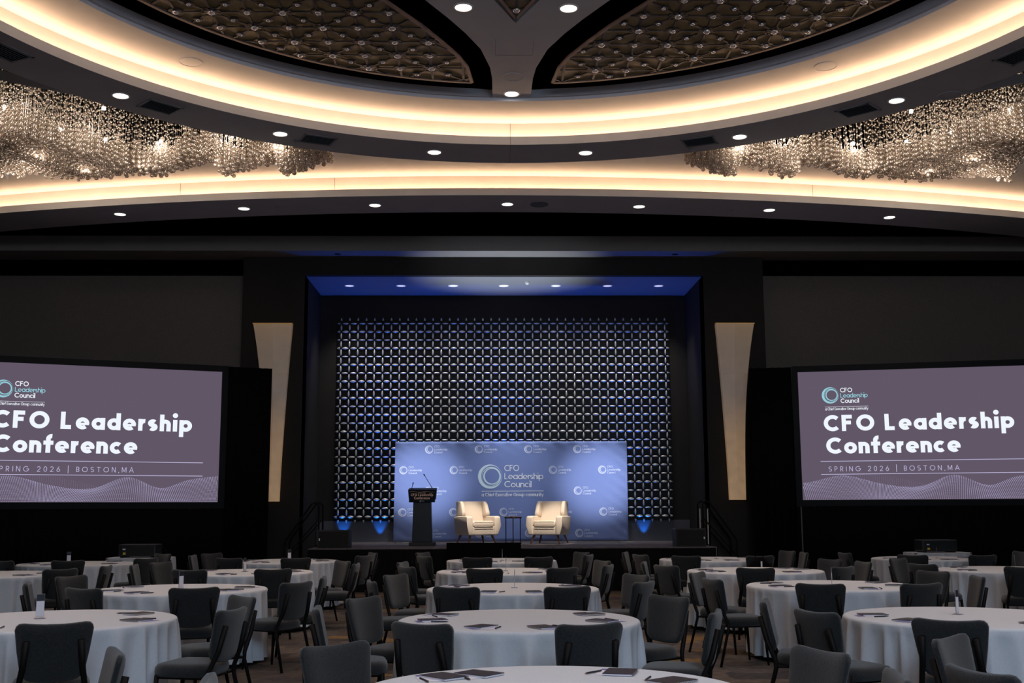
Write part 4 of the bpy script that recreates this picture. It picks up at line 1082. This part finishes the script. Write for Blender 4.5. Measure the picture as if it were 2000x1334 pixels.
CH = [('1L', 115, 1.54), ('1R', -134, 1.47), ('1R', -80, 1.48), ('1c', -132, 1.5), ('1c', -80, 1.5), ('1c', 80, 1.5), ('1c', 114, 1.57), ('2L', 21, 1.5), ('2L', 75, 1.47), ('2L', 124, 1.55), ('2R', -101, 1.5), ('2R', -64, 1.47), ('2R', -27, 1.5), ('2c', -124, 1.56), ('2c', -86, 1.48), ('2c', -26, 1.49), ('2c', 16, 1.5), ('2c', 66, 1.47), ('2c', 123, 1.55), ('3L', -116, 1.6), ('3L', -68, 1.47), ('3L', -21, 1.47), ('3L', 20, 1.47), ('3L', 64, 1.47), ('3L', 99, 1.48), ('3R', -117, 1.54), ('3R', -70, 1.5), ('3R', -21, 1.48), ('3R', 17, 1.47), ('3R', 78, 1.49), ('3R', 117, 1.6), ('3c', -121, 1.56), ('3c', -76, 1.48), ('3c', -22, 1.47), ('3c', 19, 1.47), ('3c', 60, 1.47), ('3c', 112, 1.5), ('4L', -119, 1.6), ('4L', -88, 1.5), ('4L', -15, 1.47), ('4L', 25, 1.47), ('4L', 91, 1.47), ('4L', 126, 1.52), ('4LL', 54, 1.47), ('4LL', 89, 1.5), ('4R', -101, 1.48), ('4R', -62, 1.48), ('4R', -13, 1.47), ('4R', 33, 1.47), ('4R', 93, 1.55), ('4R', 124, 1.6), ('4RR', -135, 1.58), ('4RR', -67, 1.47), ('4RR', -17, 1.47), ('4c', -109, 1.51), ('4c', -58, 1.47), ('4c', -10, 1.5), ('4c', 29, 1.47), ('4c', 66, 1.47), ('4c', 115, 1.6), ('5L', -118, 1.6), ('5L', -86, 1.5), ('5L', -24, 1.47), ('5L', 17, 1.48), ('5L', 68, 1.47), ('5L', 116, 1.6), ('5LL', -77, 1.5), ('5LL', -24, 1.47), ('5LL', 15, 1.47), ('5LL', 62, 1.47), ('5LL', 138, 1.6), ('5R', -105, 1.51), ('5R', -62, 1.55), ('5R', -28, 1.48), ('5R', 17, 1.5), ('5R', 86, 1.53), ('5R', 115, 1.6), ('5RR', -81, 1.47), ('5RR', -30, 1.47), ('5RR', 11, 1.47), ('5RR', 89, 1.6), ('5c', -120, 1.6), ('5c', -56, 1.5), ('5c', -15, 1.47), ('5c', 22, 1.47), ('5c', 70, 1.5), ('5c', 113, 1.54)]
bytab = {}
for k, a, r in CH: bytab.setdefault(k, []).append((a, max(r, 1.53)))
rj = random.Random(11); first = True
SEATS = []
for k, L in bytab.items():
    L.sort(); x0, y0 = TAB[k] if k in TAB else {'1L': (-3.32, 5.4), '1R': (3.69, 5.4)}[k]
    nf = 0
    for idx, (a, r) in enumerate(L):
        th = math.radians(a); px, py = x0+r*math.sin(th), y0-r*math.cos(th)
        face = math.atan2(-(px-x0), (py-y0))           # rotation that turns local +Y to the table centre
        rz = math.atan2(y0-py, x0-px)-PI/2+rj.uniform(-.12, .12)
        loc = (px-.325*math.sin(rz), py+.325*math.cos(rz), 0)
        side = 'left' if a < 0 else 'right'
        aa = abs(a)
        pos = 'back to camera' if aa < 45 else ('seen side-on' if aa < 100 else 'facing the camera')
        SEATS.append((k, a))
        tb = tname(k) if k in TAB else ('nearest-row left table' if k == '1L' else 'nearest-row right table')
        same = [q for q in L if (q[0] < 0) == (a < 0)]; rank = sorted(same, key=lambda q: abs(q[0])).index((a, r))
        order = ['front', 'second', 'third', 'fourth'][rank]
        lb = f'charcoal chair, {pos}, {order} {side} seat of the {tb}'
        if first: ch0.location = loc; ch0.rotation_euler = (0, 0, rz); ch0['label'] = lb; ch0['group'] = 'banquet chairs'; first = False
        else: dup(ch0, loc, rz, lb, 'banquet chairs')

# ------------------------------------------------------------------ things on the tables
ZT = .769
nbk = thing('notebook', '', 'notebook')
obj('pages', box(nb(), -.073, .073, -.10, .10, 0, .008), paper, nbk)
obj('cover', box(nb(), -.075, .075, -.103, .103, .0082, .0105), navy_cover, nbk)
bm = nb()
for i in range(13):
    rings(bm, [(.006, -.0022), (.006, .0022)], 6)
    for v in list(bm.verts)[-12:]:
        x, y, z = v.co; v.co = (-.079+x*1.0, -.092+i*.0153+z, .006+y)
obj('spiral', bm, steel, nbk)
card = obj('brochure', box(nb(), -.075, .075, -.11, .11, 0, .0015), paper); cst = obj('printed_band', box(nb(), -.070, .070, -.105, -.055, .0016, .0022), violet, card)
pen = thing('pen', '', 'pen')
bm = nb(); tube(bm, [(-.065, 0, .006), (.055, 0, .006)], .005, 8); obj('barrel', bm, navy_cover, pen)
bm = nb(); tube(bm, [(.055, 0, .006), (.07, 0, .005)], .0045, 8, .001); obj('tip', bm, copper_light, pen)
usedn = False
extra = {'1c': [(-40), (15)], '2L': [-20], '2R': [22, 66]}
PL = []
for k, (x0, y0) in TAB.items():
    A = sorted(a for a, r in bytab.get(k, []))
    A = A+[a for a in extra.get(k, []) if all(abs(a-b) > 25 for b in A)]
    if k == '1c': A = [-130, -85, 85, 118, 150, -150]
    for a in sorted(A): PL.append((k, x0, y0, a))
for n_, (k, x0, y0, a) in enumerate(PL):
    th = math.radians(a+rj.uniform(-5, 5)); r = .68+rj.uniform(-.04, .03); px, py = x0+r*math.sin(th), y0-r*math.cos(th)
    rz = math.atan2(y0-py, x0-px)-PI/2+rj.uniform(-.35, .35)
    side = 'left' if a < 0 else 'right'
    L = sorted([q[3] for q in PL if q[0] == k and (q[3] < 0) == (a < 0)], key=abs); order = ['front', 'second', 'third', 'fourth', 'fifth'][L.index(a)]
    where = f'at {order} {side} seat of the {tname(k)}'
    lc = 'violet-banded brochure '+where
    c_loc = (px+.045*math.cos(rz)+.035*math.sin(rz), py+.045*math.sin(rz)-.035*math.cos(rz), ZT)
    p_loc = (px+.135*math.cos(rz)-.02*math.sin(rz), py+.135*math.sin(rz)+.02*math.cos(rz), ZT)
    prz = rz+PI/2+rj.uniform(-.8, .8)
    if not usedn:
        nbk.location = (px, py, ZT+.0022); nbk.rotation_euler = (0, 0, rz); nbk['label'] = 'navy spiral notebook '+where; nbk['group'] = 'notebooks on the tables'
        card.location = c_loc; card.rotation_euler = (0, 0, rz-.25); tag(card, lc, 'brochure', 'brochures on the tables')
        pen.location = p_loc; pen.rotation_euler = (0, 0, prz); pen['label'] = 'dark pen '+where; pen['group'] = 'pens on the tables'; usedn = True
    else:
        dup(nbk, (px, py, ZT+.0022), rz, 'navy spiral notebook '+where); dup(card, c_loc, rz-.25+rj.uniform(-.3, .3), lc); dup(pen, p_loc, prz, 'dark pen '+where)
# clear table stands
st = thing('table_sign', '', 'table sign')
obj('acrylic_holder', box(nb(), -.032, .032, -.002, .002, 0, .19), acrylic, st)
obj('foot', box(nb(), -.04, .04, -.035, .035, 0, .003), acrylic, st)
obj('printed_card', box(nb(), -.029, .029, -.0035, -.0025, .02, .185), paper, st)
obj('header_band', box(nb(), -.029, .029, -.0045, -.0036, .135, .185), navy_cover, st)
SG = {'2L': (-3.5, 9.05, .55), '5LL': (-6.78, 18.6, .3), '3L': (-3.32, 12.45, .95), '5L': (-3.35, 19.3, .6), '4L': (-3.37, 15.9, 1.2), '2R': (3.68, 8.95, .85), '3R': (3.77, 12.5, 1.2), '5R': (3.87, 19.3, 1.45), '5RR': (7.6, 19.2, 1.2), '4RR': (7.25, 15.6, 1.25), '4c': (.24, 15.75, 1.5), '5c': (.23, 19.1, 1.52), '3c': (.28, 12.3, 1.5)}
for i, (k, (x, y, rz)) in enumerate(SG.items()):
    lb = f'slim upright clear table sign on the {tname(k)}'
    if i == 0: st.location = (x, y, ZT); st.rotation_euler = (0, 0, rz); st['label'] = lb; st['group'] = 'table signs'
    else: dup(st, (x, y, ZT), rz, lb)
# backpack hanging on a chair back of the fourth row
t = thing('backpack', 'black backpack hanging on a chair back at the fifth-row inner right table', 'backpack', (4.22, 17.70, .42))
bm = nb(); rings(bm, [(.10, 0), (.15, .03), (.16, .2), (.14, .34), (.07, .42), (.02, .44)], 20, sx=1.1, sy=.7, cap0=True, cap1=True); obj('bag_body', bm, drape_m, t, smooth=True)
bm = nb(); tube(bm, [(.06*math.cos(q*PI/8), 0, .43+.06*math.sin(q*PI/8)) for q in range(9)], .008); obj('handle', bm, drape_m, t)
obj('tag', box(nb(), -.012, .012, -.13, -.125, .28, .38), white_ink, t)

# ------------------------------------------------------------------ projector tables
def projector_set(x, y, side):
    t = thing('serving_table', f'small cloth-covered table carrying the projector, {side} front', 'table', (x, y, 0), group='projector tables')
    obj('tabletop', box(nb(), -.55, .55, -.32, .32, .735, .757), walnut, t)
    for sx in (-1, 1):
        for sy in (-1, 1): obj('leg', box(nb(), sx*.5-.02, sx*.5+.02, sy*.28-.02, sy*.28+.02, 0, .735), steel, t)
    bm = nb(); n = 120; rows = []
    for z, g in ((.761, 0), (.755, .005), (.70, .008), (.45, .02), (.05, .03)):
        ring = []
        for i in range(n):
            a = 2*PI*i/n; c, s = math.cos(a), math.sin(a); q = (abs(c)**9+abs(s)**9)**(-1/9)
            f = g*(1.2+math.sin(a*19)+.5*math.sin(a*31)); ring.append(bm.verts.new((q*c*(.565)+c*f, q*s*(.335)+s*f, z)))
        rows.append(ring)
    for a, b in zip(rows, rows[1:]):
        for i in range(n): bm.faces.new((a[i], a[(i+1) % n], b[(i+1) % n], b[i]))
    bm.faces.new(rows[0])
    o = obj('tablecloth', bm, linen, None, (x, y, 0), smooth=False); tag(o, f'white cloth over the projector table at the {side} front', 'tablecloth', 'projector table cloths')
    t = thing('projector', f'black projector with small yellow sticker on the {side} front table', 'projector', (x-.02, y, .762), group='projectors')
    obj('body', box(nb(), -.34, .34, -.22, .22, .02, .24), mat('projector_body', (.016, .018, .018), .4), t, bevel=.02)
    for sx in (-1, 1): obj('foot', box(nb(), sx*.28-.03, sx*.28+.03, -.18, .18, 0, .021), black_paint, t)
    obj('sticker', box(nb(), -.25, -.20, -.2225, -.2205, .055, .095), mat('yellow_sticker', (.75, .50, .06), .6), t)
    obj('badge', box(nb(), -.26, -.205, -.2225, -.2205, .14, .165), pale_ink, t)
    bm = nb(); rings(bm, [(.05, .0), (.05, .05), (.04, .05)], 20, cap1=True)
    for v in bm.verts: v.co = Vector((v.co.x+.1, .22+v.co.z, v.co.y+.13))
    obj('lens', bm, gloss_black, t)
    bm = nb(); tube(bm, [(.33, .0, .22), (.42, 0, .20), (.50, .0, .06), (.55, .0, .005)], .008); obj('cable', bm, black_paint, t)
projector_set(-6.45, 21.35, 'left'); projector_set(8.7, 21.95, 'right')
